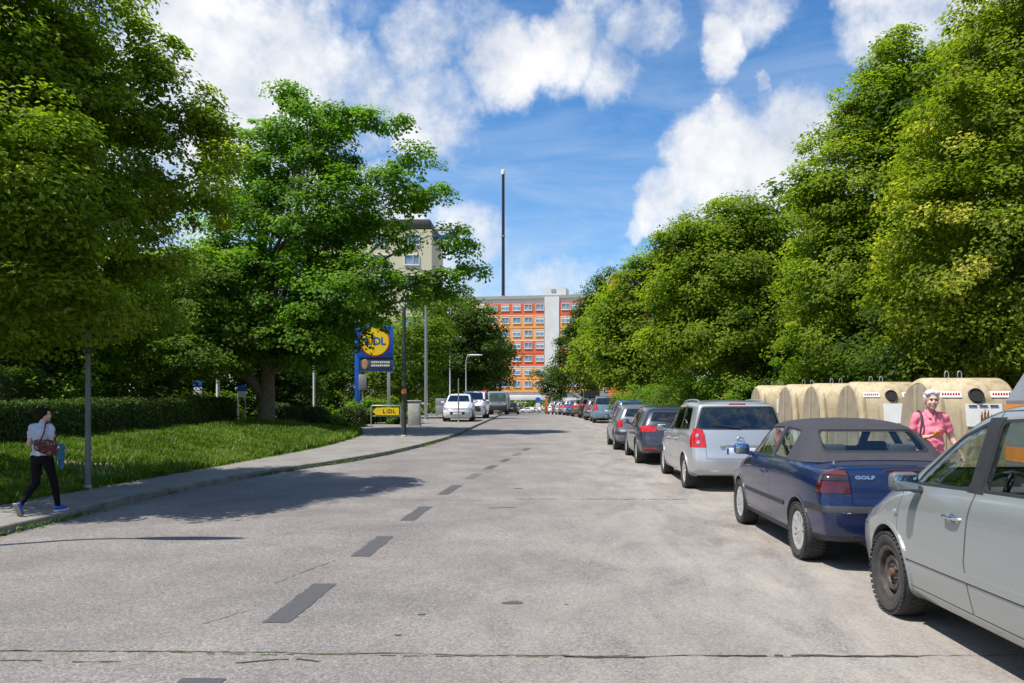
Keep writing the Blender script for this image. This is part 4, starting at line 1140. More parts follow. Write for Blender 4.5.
def clipped(name, label, cat, x0,x1,y0,y1,zf,h, n, leaf, seed, mat=L_hedge, red=None, group=None, steps=1):
    rg = np.random.default_rng(seed); ym, xm = (y0+y1)/2, (x0+x1)/2
    t = empty(name, (xm,ym,zf(xm,ym))); tag(t, label, cat, group)
    core = MB(); Ps=[]; Ns=[]
    for k in range(steps):
        a = y0+(y1-y0)*k/steps; b = y0+(y1-y0)*(k+1)/steps; z = zf(xm,(a+b)/2)-zf(xm,ym)
        core.box((0,(a+b)/2-ym,z+h/2-.1),(x1-x0-.16,b-a+(.0 if steps>1 else -.16),h-.1))
        P, Nn = leaf_box(rg, x0-xm,x1-xm,a-ym,b-ym,z-.05,z+h, n//steps); Ps.append(P); Ns.append(Nn)
    P = np.concatenate(Ps); Nn = np.concatenate(Ns)
    tone = rg.normal(.4,.18,len(P)) + .18*np.sin(P[:,1]*1.3)*np.sin(P[:,1]*.37+1)
    if red is not None: tone += .5*np.exp(-((P[:,1]+ym-red)/1.0)**2)*(rg.uniform(0,1,len(P))>.5)
    link('foliage', leaves_mesh('foliage', P, Nn, leaf, tone, rg, .6), mat, t)
    core.build('branches', M_barkd, t)
    return t
clipped('hedge', 'long low clipped hedge running along the top of the grass bank on the left', 'hedge', -14.3,-13.1,9,33.6,lambda x,y: float(GZ(x,y)), 1.05, 110000, .075, 71, red=27, steps=12)
clipped('cube_bush', 'large clipped cube bush standing above the left hedge end', 'bush', -17.0,-15.7,23.5,25,lambda x,y: float(GZ(x,y)), 2.0, 9000, .08, 72, mat=L_dark)
for k, (px, D, w, h, lab) in enumerate([(313,38,.9,.95,'clipped dark bush right of the maple trunk, below the orange-footed pole'),(289,37,.8,.95,'clipped dark bush nearest the maple trunk'),(352,40,1.1,.9,'clipped dark bush at the foot of the blue pylon'),(280,38.5,.7,1.1,'narrow clipped bush half hidden behind the maple trunk')]):
    x = (px-548)*D/800; clipped('cube_bush', lab, 'bush', x-w/2,x+w/2,D-w/2,D+w/2,lambda x,y: float(GZ(x,y)), h, 3600, .09, 80+k, group='clipped cube bushes on the left')
def shrub(x, y, r, h, label, mat, leaf, seed, n=90, per=55, group=None, cat='shrub', name='shrub', zz=None):
    rg = np.random.default_rng(seed); z = float(GZ(x,y)) if zz is None else zz
    t = empty(name, (x,y,z)); tag(t, label, cat, group)
    lobes = [(rg.normal(0,r*.35),rg.normal(0,r*.35),h*f,r*.7,r*.7,h*.35) for f in (.25,.45,.6,.75) for _ in (0,1)]
    P, Nn, tone, C = crown_points(lobes, n, per, rg, .28*max(r,.6), .7, .2)
    P = P[P[:,2] > .02] if False else P; link('foliage', leaves_mesh('foliage', P, Nn, leaf, tone, rg), mat, t)
    mb = MB()
    for q in range(7):
        e = C[rg.integers(len(C))]; mb.tube([(0,0,-.05),(e[0]*.4,e[1]*.4,e[2]*.5),tuple(e)],[.025,.018,.006],5)
    mb.build('stem', M_barkd, t, 60); return t
for k, (px, D, r, h, lab, mt) in enumerate([(325,39,.8,.9,'pale green low shrub right of the orange-footed pole',L_shrub),(340,40,.8,.8,'low shrub between the clipped bush and the blue pole',L_shrub),(380,47,1.5,1.3,'leafy shrub under the Lidl board',L_horn),(398,44,1.0,.9,'small shrub behind the yellow arrow sign',L_shrub),(365,44,1.0,1.1,'shrub left of the yellow arrow sign',L_shrub),
        (55,26,1.8,2.2,'loose big-leaved shrub behind the hedge, left of the pole',L_horn),(212,40,1.5,1.6,'shrub behind the hedge left of the maple trunk',L_horn),(150,30,1.6,1.7,'loose shrub behind the hedge middle',L_dark),(465,95,2.0,3.0,'reddish-tipped shrub behind the white cars',L_shrub)]):
    shrub((px-548)*D/800, D, r, h, lab, mt, .11+.002*D*.6, 90+k)
for k, (x, y, r, h, lab) in enumerate([(8.6,9.2,1.5,2.6,'leafy shrub beside the grey container, seen through the nearest car'),(8.9,6.4,1.6,2.6,'leafy shrub beyond the nearest car windows'),(9.1,3.4,1.6,2.6,'leafy shrub at the right, beyond the rear windows of the nearest car')]):
    shrub(x, y, r, h, lab, L_horn, .10, 140+k, n=170, per=70, group='thicket behind the parked cars and containers')
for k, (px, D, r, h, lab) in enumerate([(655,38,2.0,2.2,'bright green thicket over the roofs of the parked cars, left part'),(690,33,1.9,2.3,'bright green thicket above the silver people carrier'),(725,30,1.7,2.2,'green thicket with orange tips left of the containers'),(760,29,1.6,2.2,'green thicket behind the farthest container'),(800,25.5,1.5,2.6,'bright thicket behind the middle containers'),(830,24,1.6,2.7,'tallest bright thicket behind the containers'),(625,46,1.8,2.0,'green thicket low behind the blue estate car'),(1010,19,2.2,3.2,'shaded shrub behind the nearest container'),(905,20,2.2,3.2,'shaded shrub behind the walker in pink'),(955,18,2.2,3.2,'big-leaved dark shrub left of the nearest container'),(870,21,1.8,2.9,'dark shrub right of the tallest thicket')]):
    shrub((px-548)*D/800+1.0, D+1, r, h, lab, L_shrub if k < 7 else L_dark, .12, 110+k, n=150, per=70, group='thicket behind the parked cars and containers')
# grass: long uncut blades on the bank and by the kerb
def grass(name, xf0, xf1, y0, y1, n, h, seed, label=None):
    rg = np.random.default_rng(seed)
    y = y0+(y1-y0)*rg.uniform(0,1,n)**1.25; a, b = xf0(y), xf1(y); u = rg.uniform(0,1,n)
    x = a+(b-a)*u
    tuft = np.sin(x*3.1+np.sin(y*2.3)*2)*np.sin(y*2.7+x)*.5+.5
    keep = (tuft+rg.uniform(0,.9,n) > .35) & ~((((x+9.5)/1.0)**2+((y-16.6)/.9)**2 < 1) & (rg.uniform(0,1,n) > .12)) & ~((((x+8.7)/.5)**2+((y-15.4)/.7)**2 < 1) & (rg.uniform(0,1,n) > .2))
    x, y, tuft = x[keep], y[keep], tuft[keep]; n = len(x)
    z = g(y) + hl(x,y) - .02
    hh = h*(.45+.75*tuft)*rg.uniform(.5,1.3,n)*(1+.02*(y-y0)); th = rg.uniform(0,2*pi,n); w = .006+.0006*y
    d = np.stack([np.cos(th),np.sin(th),0*th],1); s = np.stack([-np.sin(th),np.cos(th),0*th],1)
    P = np.stack([x,y,z],1); ln = rg.uniform(.15,.75,(n,1))*hh[:,None]
    w = w[:,None] if hasattr(w,'__len__') else w
    a0 = P-s*w; a1 = P+s*w; m0 = P+d*ln*.35+np.array([0,0,1])*hh[:,None]*.6-s*w*.8; m1 = m0+s*w*1.6; t = P+d*ln+np.array([0,0,1])*hh[:,None]
    V = np.stack([a0,a1,m1,m0,t],1).reshape(-1,3); i = np.arange(n)[:,None]*5
    F = np.concatenate([i+np.array([[0,1,2]]),i+np.array([[0,2,3]]),i+np.array([[3,2,4]])],1).reshape(-1,3)
    me = np_mesh(name, V, F); atn = me.attributes.new('tone','FLOAT','POINT')
    atn.data.foreach_set('value', np.repeat(np.clip(rg.normal(.42,.24,n)+.25*(np.sin(x*1.1+np.sin(y))*np.sin(y*.8+x*.6)),0,1),5).astype(np.float32))
    o = link(name, me, L_grass); tag(o, kind='stuff'); return o
grass('grass', lambda y: 0*y-13.3, lambda y: INNER(y)+.04, 8.5, 37, 160000, .17, 5)
grass('garden_grass', lambda y: 0*y-26, lambda y: 0*y-14, 10, 60, 50000, .2, 6)
# weeds in the kerb joint
rg = np.random.default_rng(9)
mbw = []
n = 2600; y = rg.uniform(8,34,n); keep = (np.sin(y*1.9)+np.sin(y*.7+1)+rg.normal(0,.7,n)) > .5; y = y[keep]; n = len(y)
x = KERB(y)+.02+np.abs(rg.normal(0,.05,n)); z = g(y)+rg.uniform(0,.05,n)
me = leaves_mesh('weeds', np.stack([x,y,z+.01],1), rg.normal(0,.5,(n,3))+np.array([0,0,1]), .045, rg.normal(.3,.2,n), rg)
tag(link('kerb_weeds', me, L_grass), kind='stuff')
n = 2600; y = rg.uniform(8,34,n); x = INNER(y)+rg.normal(.0,.07,n); z = g(y)+.10
me = leaves_mesh('weeds', np.stack([x,y,z+.01],1), rg.normal(0,.5,(n,3))+np.array([0,0,1]), .07, rg.normal(.5,.2,n), rg)
tag(link('path_edge_weeds', me, L_grass), kind='stuff')
# ------------------------------------------------------------------ containers for used glass
def grp_material():
    m, nt, out = nm('stained_fibreglass'); b = pbsdf(nt, out, (.45,.34,.19), .6, spec=.35)
    n = noise(nt, 1.8, 7, .65); r = ramp(nt, n.outputs[0], [(.3,(.34,.27,.165)),(.5,(.47,.38,.24)),(.7,(.54,.45,.30))])
    mp = nt.nodes.new('ShaderNodeMapping'); mp.inputs['Scale'].default_value = (9,9,.7)
    tc = nt.nodes.new('ShaderNodeTexCoord'); nt.links.new(tc.outputs['Object'], mp.inputs[0])
    ns = noise(nt, 1.2, 6, .7, vec=mp.outputs[0]); rs = ramp(nt, ns.outputs[0], [(.36,(.60,.56,.52)),(.52,(1,1,1)),(.8,(1.1,1.1,1.1))])
    c = mixc(nt, .8, r.outputs[0], rs.outputs[0], 'MULTIPLY'); nt.links.new(c, b.inputs['Base Color'])
    n3 = noise(nt, 30, 4, .6); bump(nt, n3.outputs[0], b, .15, .01); return m
M_grp = grp_material()
M_grpend = simple('grey_weathered_fibreglass', (.30,.25,.175), .7, var=.25, vs=3, bumps=.2)
M_white = simple('white_sticker', (.74,.73,.70), .5, var=.06)
M_redtxt = simple('red_print', (.55,.04,.04), .5, var=.1)
M_brownb = simple('brown_glass_print', (.22,.09,.03), .4)
M_galv = simple('galvanised_steel', (.36,.37,.38), .45, metal=.6, var=.15, vs=12)
M_hole = simple('opening_dark', (.012,.012,.012), .9)
CP = [(-.66,.14),(-.67,.90),(-.65,1.32),(-.59,1.58),(-.48,1.77),(-.30,1.90),(-.10,1.94),(.10,1.94),(.30,1.90),(.48,1.77),(.59,1.58),(.65,1.32),(.67,.90),(.66,.14)]
def front_pt(z):
    zs = [p[1] for p in CP[:7]]; ys = [p[0] for p in CP[:7]]
    return float(np.interp(z, zs, ys))
def container(y, x0, w, label, poster, hole, labels=True, hooks=True):
    t = empty('glass_recycling_container', (x0, y+.67, float(GZ(x0+.3,y)))); tag(t, label, 'container', 'glass recycling containers in a row')
    P = chaikin(CP, 2); mb = MB(); nP = len(P); xs = [(0,.86,.0),(.03,.95,0),(.09,1,0),(w-.09,1,0),(w-.03,.95,0),(w,.86,0)]
    V = []
    for x, s, _ in xs: V += [(x, p[0]*s, .14+(p[1]-.14)*(1-(1-s)*.35)) for p in P]
    F = [(j*nP+i, j*nP+i+1, (j+1)*nP+i+1, (j+1)*nP+i) for j in range(len(xs)-1) for i in range(nP-1)]
    F += [(j*nP, (j+1)*nP, (j+1)*nP+nP-1, j*nP+nP-1) for j in range(len(xs)-1)]
    mb.add(V, F); body = mb.build('body', M_grp, t, 35)
    # moulded end panels with a vertical rib, grey
    for e, sg in ((0,-1),(w,1)):
        me = MB(); Q = [(p[0]*.84, .16+(p[1]-.16)*.945) for p in P]
        me.prism([(a*1.08,b) for a,b in Q], e-sg*.02, e+sg*.018, 'x'); me.box((e+sg*.035,0,.98), (.05,.07,1.66), bev=.015)
        for zz in (.55,): me.box((e+sg*.028,0,zz), (.03,.86,.05), bev=.01)
        me.build('end_panel', M_grpend, t, 40)
    if hole:
        for hx in ([w*.5] if w < 1.6 else [w*.3,w*.7]):
            z = 1.64; yy = front_pt(z)-.005; nrm = Vector((0,-.88,.47)).normalized(); c = Vector((hx,yy,z))
            M = facing(nrm); 
            def pt(a, b, h): return tuple(M @ Vector((a,b,h)) + c)
            ring = MB(); V=[]; F=[]; n=24
            for r, h in ((.105,-.02),(.105,.030),(.118,.030),(.128,-.02)):
                V += [pt(r*cos(2*pi*k/n), r*sin(2*pi*k/n), h) for k in range(n)]
            F = [(i*n+k,i*n+(k+1)%n,(i+1)*n+(k+1)%n,(i+1)*n+k) for i in range(3) for k in range(n)]
            ring.add(V,F).build('opening_rim', M_blk, t, 40)
            MB().add([pt(.106*cos(2*pi*k/n), .106*sin(2*pi*k/n), .012) for k in range(n)], [tuple(range(n))]).build('opening', M_hole, t)  # flat black disc stands in for the dark inside of the hole
    def card(name, cx, z, cw, ch, mat, lift=.012, par=None):
        y0, y1 = front_pt(z-ch/2)-lift, front_pt(z+ch/2)-lift
        V = [(cx-cw/2,y0,z-ch/2),(cx+cw/2,y0,z-ch/2),(cx+cw/2,y1,z+ch/2),(cx-cw/2,y1,z+ch/2)]
        V += [(a,b+.006,c) for a,b,c in V]
        return MB().add(V, [(0,1,2,3),(7,6,5,4),(0,4,5,1),(1,5,6,2),(2,6,7,3),(3,7,4,0)]).build(name, mat, par or t)
    if labels:
        for cx in ((w*.2, w*.8) if hole else (w*.55,)):
            lb = card('sticker', cx, 1.66, .34, .10, M_white)
            m2 = MB(); z = 1.66; y0 = front_pt(z)-.022
            for q in range(7): m2.box((cx-.13+q*.043, y0-.000, z), (.026,.004,.05))
            m2.build('lettering', M_redtxt, lb)
    if poster:
        cx, z, cw, ch = poster[:4]
        pc = card('poster', cx, z, cw, ch, M_white, .014)
        if len(poster) > 4:
            m2 = MB()
            for q, hh in enumerate((.17,.22,.20,.12)):
                xx = cx-.06+q*.05; hh *= .8; zz = z-.13+hh/2; yy = front_pt(zz)-.024
                m2.box((xx,yy,zz), (.034,.006,hh), bev=.002); m2.box((xx,yy-.003,zz+hh/2+.02), (.014,.006,.05))
            m2.build('bottle_picture', M_brownb, pc)
            for q in range(3): MB().box((cx-cw/2+.11+q*.17, front_pt(z+ch*.40)-.022, z+ch*.40), (.13,.004,.030)).build('lettering', M_greyp, pc)
    for rx in (w*.04+.06, w*.96-.06):
        V = [(rx-.02,front_pt(z)-.014,z) for z in (.3,.8,1.2,1.5,1.7)]+[(rx+.02,front_pt(z)-.014,z) for z in (1.7,1.5,1.2,.8,.3)]; V += [(a,b+.03,c) for a,b,c in V]
        MB().add(V, [(0,1,8,9),(1,2,7,8),(2,3,6,7),(3,4,5,6)]+[(i,(i+1)%10,(i+1)%10+10,i+10) for i in range(10)]).build('moulded_rib', M_grp, t, 40)
    if hooks:
        for hx in (w*.36, w*.52):
            m2 = MB(); m2.tube([(hx+.05*cos(a)*.7, 0, 1.985+.07*sin(a)) for a in np.linspace(-.9,3.6,14)], .008, 7); m2.tube([(hx,0,1.90),(hx,0,1.93)], .018, 7)
            m2.build('lifting_hook', M_galv, t, 50)
    for fx in (.15,w-.15):
        for fy in (-.4,.4): MB().box((fx,fy,.07),(.14,.14,.14),bev=.02).build('foot', M_greyp, t)
    return t
container(12.6, 6.13, 1.34, 'nearest container, the one with the bottle poster behind the woman in pink', (.76,1.33,.58,.36,1), True)
container(16.2, 6.32, 1.35, 'container with a round black opening and blank white poster left of the woman', (.70,1.28,.42,.40), True)
container(18.5, 6.31, 1.35, 'brown-streaked third container with one red-lettered sticker', None, False)
container(20.6, 6.31, 1.35, 'fourth container, only its grey arched end and a beige strip showing', None, False, labels=False)
container(23.6, 6.31, 1.35, 'farthest container, with a white notice on its front, next to the thicket', (.62,1.32,.34,.42), True, labels=False)
M_cgrey = simple('grey_container_paint', (.16,.17,.185), .5, var=.12, vs=3); M_orange = simple('orange_band', (.70,.22,.03), .5, var=.1)
t = empty('collection_container', (6.44,10.7,float(GZ(6,10.6)))); tag(t, 'tall grey slope-sided container with an orange stripe at the right edge', 'container')
Q = [(0,.1),(0,1.56),(.32,2.05),(.52,2.25),(1.3,2.25),(1.45,2.1),(1.5,1.5),(1.5,.1)]
MB().prism(Q, -.55, .55, 'y').build('body', M_cgrey, t, 30)
MB().prism([(-.006,1.40),(-.006,1.51),(1.506,1.51),(1.506,1.40)], -.556, .556, 'y').build('stripe', M_orange, t)
MB().prism([(-.008,.72),(-.008,.92),(.4,.92),(.4,.72)], -.558, .558, 'y').build('lower_stripe', M_orange, t)
MB().box((.7,-.56,1.80),(.7,.03,.22),bev=.01).build('flap', M_greyp, t)

# ------------------------------------------------------------------ people
def remeshed(mb, voxel, smooth=3):
    me = mb.mesh(); o = tmp(me); md = o.modifiers.new('r','REMESH'); md.mode = 'VOXEL'; md.voxel_size = voxel; md.use_smooth_shade = True
    s = o.modifiers.new('s','SMOOTH'); s.iterations = smooth; s.factor = .5
    dg = bpy.context.evaluated_depsgraph_get(); r = bpy.data.meshes.new_from_object(o.evaluated_get(dg)); bpy.data.objects.remove(o)
    r.polygons.foreach_set('use_smooth', [True]*len(r.polygons)); return r
def seg(mb, pts, rad, n=12):
    """chain of overlapping tapered segments with round joints"""
    for p, r in zip(pts, rad): mb.ball(p, r, 12, 8)
    for a, b, ra, rb in zip(pts, pts[1:], rad, rad[1:]): mb.tube([a,b],[ra,rb],n)
def ell(mb, c, r): mb.ball(c, r, 18, 12)
def hand(mb, wrist, d, palm_n, side, curl=.5, k=1.0):
    """palm, four fingers of unequal length bent at the knuckles, thumb from the side"""
    d = Vector(d).normalized(); n = Vector(palm_n); n = (n-d*n.dot(d)).normalized(); s = d.cross(n).normalized()*side; w = Vector(wrist)
    seg(mb, [w, w+d*.035*k], [.024*k,.026*k], 8)
    for o in (-.028,-.010,.010,.028): seg(mb, [w+d*.02*k+s*o*.7*k, w+d*.085*k+s*o*k], [.014*k,.0125*k], 8)
    for o, L in ((-.031,.062),(-.0105,.076),(.0105,.082),(.031,.073)):
        p = w+d*.085*k+s*o*k; e = p+(d*cos(curl)+n*sin(curl))*L*.5*k; f = e+(d*cos(curl*2.1)+n*sin(curl*2.1))*L*.5*k
        seg(mb, [p,e,f], [.0095*k,.0088*k,.0075*k], 8)
    p = w+d*.03*k+s*.028*k; e = p+(d*.6+s*.7+n*.3).normalized()*.045*k; f = e+(d*.85+s*.2+n*.5).normalized()*.032*k
    seg(mb, [p,e,f], [.013*k,.011*k,.0085*k], 8)
def turn(v, c, yaw, pitch=0):
    M = Matrix.Rotation(yaw,3,'Z') @ Matrix.Rotation(pitch,3,'X'); return M @ Vector(v) + Vector(c)
M_skin = simple('skin', (.60,.38,.29), .5, var=.06, vs=20, spec=.4); M_skinp = simple('light_skin', (.55,.34,.25), .5, var=.05, vs=20)
M_pink = simple('pink_polo', (.80,.20,.27), .85, var=.10, vs=14, bumps=.3); M_hairw = simple('white_hair', (.56,.55,.54), .85, var=.3, vs=60, bumps=.6)
M_trous = simple('beige_trousers', (.30,.26,.20), .9, var=.12); M_shoe = simple('brown_shoes', (.09,.05,.03), .6)
M_eye = simple('eye', (.05,.035,.03), .2); M_lip = simple('lips', (.42,.13,.12), .5)
def head(mb, c, yaw, k=1.0):
    """skull, jaw, nose, brow, cheeks, ears; faces -y before the yaw"""
    def T(v): return tuple(turn([q*k for q in v], c, yaw))
    def b(v, r): 
        q = MB().ball((0,0,0), [x*k for x in r], 18, 12); mb.add([T(((Vector(p)/k)+Vector(v))) for p in q.v], q.f)
    b((0,.012,.035),(.076,.094,.090)); b((0,-.020,-.030),(.062,.070,.072)); b((0,-.052,-.078),(.034,.034,.026))
    b((0,-.090,-.008),(.012,.020,.022)); b((0,-.097,-.022),(.016,.014,.011)); b((0,-.078,.030),(.052,.016,.010))
    b((-.034,-.066,-.020),(.024,.020,.022)); b((.034,-.066,-.020),(.024,.020,.022))
    b((-.077,.012,-.005),(.010,.018,.030)); b((.077,.012,-.005),(.010,.018,.030))
    b((0,-.082,-.050),(.022,.009,.005)); b((0,-.081,-.061),(.019,.009,.006))
def face_bits(parent, c, yaw, k=1.0, mouth=True):
    for sx in (-1,1):
        MB().ball(tuple(turn((sx*.030*k,-.082*k,.012*k), c, yaw)), .0075*k, 10, 8).build('eye', M_eye, parent, 60)
        MB().tube([tuple(turn((sx*a*k,-.092*k+abs(a-.03)*.15,.034*k+b*k), c, yaw)) for a,b in ((.016,0),(.030,.005),(.046,0))], .0028*k, 6).build('eyebrow', M_hair_of, parent, 60)
    MB().tube([tuple(turn((a*k,(-.0905+abs(a)*.35)*k,(-.0555+abs(a)*.18)*k), c, yaw)) for a in (-.024,-.012,0,.012,.024)], .0048*k, 8).build('mouth', M_lip, parent, 60)

# the woman in pink: faces the camera, looks a little to her left
W1 = empty('person', (4.66, 9.75, float(GZ(4.9,9.75)))); tag(W1, 'woman with short white hair and pink polo shirt walking between the parked cars and containers', 'person')
W1.rotation_euler.z = R(-13); W1.scale = (.93,.95,1.0)
hc = (.004,-.045,1.545); hy = R(4)
sk = MB(); head(sk, hc, hy, 1.06)
seg(sk, [(.0,.02,1.36),(.005,-.01,1.47)], [.056,.052])
# torso, legs under the clothes
ell(sk,(0,.01,1.22),(.155,.10,.17)); ell(sk,(0,.0,1.02),(.15,.115,.14)); ell(sk,(0,.015,.88),(.165,.12,.12))
Rsh, Relb, Rwr = (-.175,.0,1.345),(-.235,.02,1.09),(-.055,-.20,1.115)
Lsh, Lelb, Lwr = (.175,.01,1.345),(.27,.05,1.09),(.36,-.05,.90)
seg(sk, [Rsh,Relb,Rwr], [.048,.039,.026]); seg(sk, [Lsh,Lelb,Lwr], [.048,.039,.026])
hand(sk, Rwr, (.75,-.35,.25), (.2,.3,.9), -1, .75); hand(sk, Lwr, (.25,-.15,-1), (-.9,-.2,0), 1, .4)
for sx, fy in ((-1,-.16),(1,.14)):
    seg(sk, [(sx*.088,.01,.87),(sx*.092,fy*.45-.02,.47),(sx*.09,fy,.09)], [.088,.056,.038])
    seg(sk, [(sx*.09,fy+.03,.045),(sx*.095,fy-.13,.035)], [.036,.03])
link('body', remeshed(sk, .0075, 2), M_skin, W1)
M_hair_of = M_hairw; face_bits(W1, hc, hy, 1.06)
sh = MB(); ell(sh,(0,.008,1.24),(.178,.122,.17)); ell(sh,(0,-.02,1.17),(.165,.128,.10)); ell(sh,(0,.0,1.03),(.175,.138,.15)); seg(sh, [(-.15,.008,1.355),(.15,.008,1.355)], [.058,.058]); seg(sh,[(0,.01,1.37),(0,.006,1.405)],[.078,.064])
def mid(a,b,f): return tuple(Vector(a).lerp(Vector(b),f))
seg(sh, [Rsh, mid(Rsh,Relb,.58)], [.058,.056]); seg(sh, [Lsh, mid(Lsh,Lelb,.58)], [.058,.056]); ell(sh,(0,.005,.93),(.18,.145,.07))
shm = remeshed(sh, .0085, 3)
rgs = np.random.default_rng(2)
for v in shm.vertices:   # folds
    c = v.co; w = .0045*sin(c.x*38+c.z*31+3*sin(c.z*17)) + .0035*sin(c.z*60-c.x*22); v.co += v.normal*w
link('polo_shirt', shm, M_pink, W1)
cl = MB()
for sx in (-1,1):
    P = [(sx*.070,.03,1.425),(sx*.082,-.035,1.40),(sx*.040,-.105,1.335),(sx*.015,-.118,1.345),(sx*.035,-.072,1.41),(sx*.055,.02,1.445)]
    cl.add(P+[(a,b-.006,c+.006) for a,b,c in P], [tuple(range(6)),tuple(range(11,5,-1))]+[(i,(i+1)%6,(i+1)%6+6,i+6) for i in range(6)])
cl.build('collar', M_pink, W1, 60)
hr = MB()
def hb(v, r):
    q = MB().ball((0,0,0), r, 16, 10); hr.add([tuple(turn(Vector(p)*1.02+Vector(v)*1.05, hc, hy)) for p in q.v], q.f)
hb((0,.030,.062),(.088,.092,.078)); hb((-.045,-.030,.085),(.045,.050,.036)); hb((.040,-.034,.088),(.048,.050,.034)); hb((0,-.05,.098),(.045,.036,.028)); hb((0,.07,.01),(.075,.055,.07)); hb((-.072,.02,.035),(.022,.042,.045)); hb((.072,.02,.035),(.022,.042,.045))
hm = remeshed(hr, .009, 1)
for v in hm.vertices: v.co += v.normal*(.0045*sin(v.co.x*190+v.co.z*90)+.003*sin(v.co.y*210+v.co.x*60))
link('hair', hm, M_hairw, W1)
tr = MB(); ell(tr,(0,.01,.88),(.178,.135,.12))
for sx, fy in ((-1,-.16),(1,.14)): seg(tr, [(sx*.088,.01,.86),(sx*.092,fy*.45-.02,.47),(sx*.09,fy,.12)], [.102,.074,.060])
link('trousers', remeshed(tr, .011, 3), M_trous, W1)
for sx, fy in ((-1,-.16),(1,.14)):
    s2 = MB(); seg(s2, [(sx*.09,fy+.035,.045),(sx*.093,fy-.06,.045),(sx*.097,fy-.15,.035)], [.044,.046,.036]); s2.box((sx*.094,fy-.055,.012),(.085,.27,.024),bev=.01)
    link('shoe', remeshed(s2, .008, 2), M_shoe, W1)
# her shoulder bag's strap and bag, her glasses case: held things stay things of their own
Bg = empty('shoulder_bag', W1.location); Bg.rotation_euler = W1.rotation_euler; tag(Bg, 'dark shoulder bag with a strap over the pink shoulder of the white-haired woman', 'bag')
M_strap = simple('dark_strap', (.03,.035,.05), .7)
MB().tube([(-.135,.10,1.36),(-.128,.03,1.428),(-.120,-.06,1.405),(-.125,-.135,1.28),(-.15,-.15,1.12),(-.20,-.10,.98)], .013, 8).build('strap', M_strap, Bg, 60)
MB().box((-.235,-.02,.87), (.09,.30,.24), bev=.035).build('pouch', M_strap, Bg, 50)
o = MB().box((4.62,9.50,float(GZ(4.9,9.7))+1.165), (.10,.035,.05), bev=.012, rz=.5).build('glasses_case', M_orange, None, 50); tag(o, 'small yellow-orange case in the hand of the woman in pink', 'case')

# the walker on the left pavement: seen from behind, striding away
W2 = empty('person', (-6.9, 10.9, float(g(10.9))+.098)); tag(W2, 'young woman with dark bun, grey t-shirt and black leggings walking away on the left pavement', 'person')
W2.rotation_euler.z = R(-6); W2.scale = (.82,.86,.885)
def fl(v): return (-v[0], -v[1], v[2])     # the head helper faces -y, she faces +y
hc2 = (.01,.05,1.515); hy2 = R(180-28)
sk = MB(); head(sk, hc2, hy2, .98); seg(sk, [(0,.0,1.33),(.005,.03,1.44)], [.050,.045])
ell(sk,(0,0,1.20),(.14,.095,.16)); ell(sk,(0,.01,1.02),(.12,.09,.13)); ell(sk,(0,-.01,.88),(.155,.115,.11))
Rsh, Relb, Rwr = (.165,.0,1.325),(.215,-.05,1.07),(.20,.16,.985)
Lsh, Lelb, Lwr = (-.165,.0,1.325),(-.21,-.02,1.07),(-.14,.20,1.02)
seg(sk, [Rsh,Relb,Rwr], [.042,.034,.023]); seg(sk, [Lsh,Lelb,Lwr], [.042,.034,.023])
hand(sk, Rwr, (-.2,1,-.15), (-.9,.1,-.3), 1, .7, .95); hand(sk, Lwr, (.5,.8,0), (.2,0,-1), -1, .6, .95)
RL = [(.085,0,.87),(.085,.17,.475),(.085,.26,.085)]; LL = [(-.085,0,.87),(-.085,-.02,.47),(-.085,-.36,.165)]
seg(sk, RL, [.080,.050,.034]); seg(sk, LL, [.080,.050,.034])
seg(sk, [(.085,.25,.045),(.088,.41,.035)], [.033,.027]); seg(sk, [(-.085,-.385,.135),(-.088,-.305,.025)], [.033,.027])
link('body', remeshed(sk, .0075, 2), M_skinp, W2)
M_hairb = simple('black_hair', (.010,.007,.006), .75, var=.3, vs=70, bumps=.5, spec=.15); M_hair_of = M_hairb
face_bits(W2, hc2, hy2, .98)
hr = MB()
def hb2(v, r):
    q = MB().ball((0,0,0), r, 16, 10); hr.add([tuple(turn(Vector(p)+Vector(v), hc2, hy2)) for p in q.v], q.f)
hb2((0,.030,.048),(.084,.090,.076)); hb2((0,-.025,.078),(.066,.055,.036)); hb2((0,.065,0),(.068,.050,.068)); hb2((0,.115,.06),(.045,.042,.042)); hb2((-.070,.02,.02),(.018,.035,.04)); hb2((.070,.02,.02),(.018,.035,.04))
link('hair', remeshed(hr, .009, 2), M_hairb, W2)
M_tee = simple('light_grey_tshirt', (.40,.44,.52), .85, var=.07, vs=10, bumps=.3); M_legg = simple('black_leggings', (.008,.008,.011), .9, var=.2, spec=.1)
sh = MB(); ell(sh,(0,0,1.21),(.160,.113,.165)); ell(sh,(0,0,1.03),(.150,.115,.15)); ell(sh,(0,-.008,.92),(.168,.130,.085)); seg(sh, [(-.14,0,1.335),(.14,0,1.335)], [.052,.052]); seg(sh,[(0,.005,1.34),(0,.012,1.375)],[.07,.056])
seg(sh, [Rsh, mid(Rsh,Relb,.5)], [.058,.055]); seg(sh, [Lsh, mid(Lsh,Lelb,.5)], [.058,.055])
shm = remeshed(sh, .0085, 3)
for v in shm.vertices:
    c = v.co; v.co += v.normal*(.004*sin(c.x*35+c.z*33+3*sin(c.z*15)) + .003*sin(c.z*55-c.y*32))
link('t_shirt', shm, M_tee, W2)
tr = MB(); ell(tr,(0,-.01,.87),(.166,.128,.11)); seg(tr, [RL[0],RL[1],mid(RL[1],RL[2],.94)], [.094,.060,.042]); seg(tr, [LL[0],LL[1],mid(LL[1],LL[2],.94)], [.094,.060,.042])
link('leggings', remeshed(tr, .009, 3), M_legg, W2)
M_snk = simple('blue_canvas', (.03,.09,.50), .8, var=.1); M_sole = simple('white_rubber', (.70,.69,.66), .7); M_soleg = simple('worn_sole', (.30,.27,.23), .8)
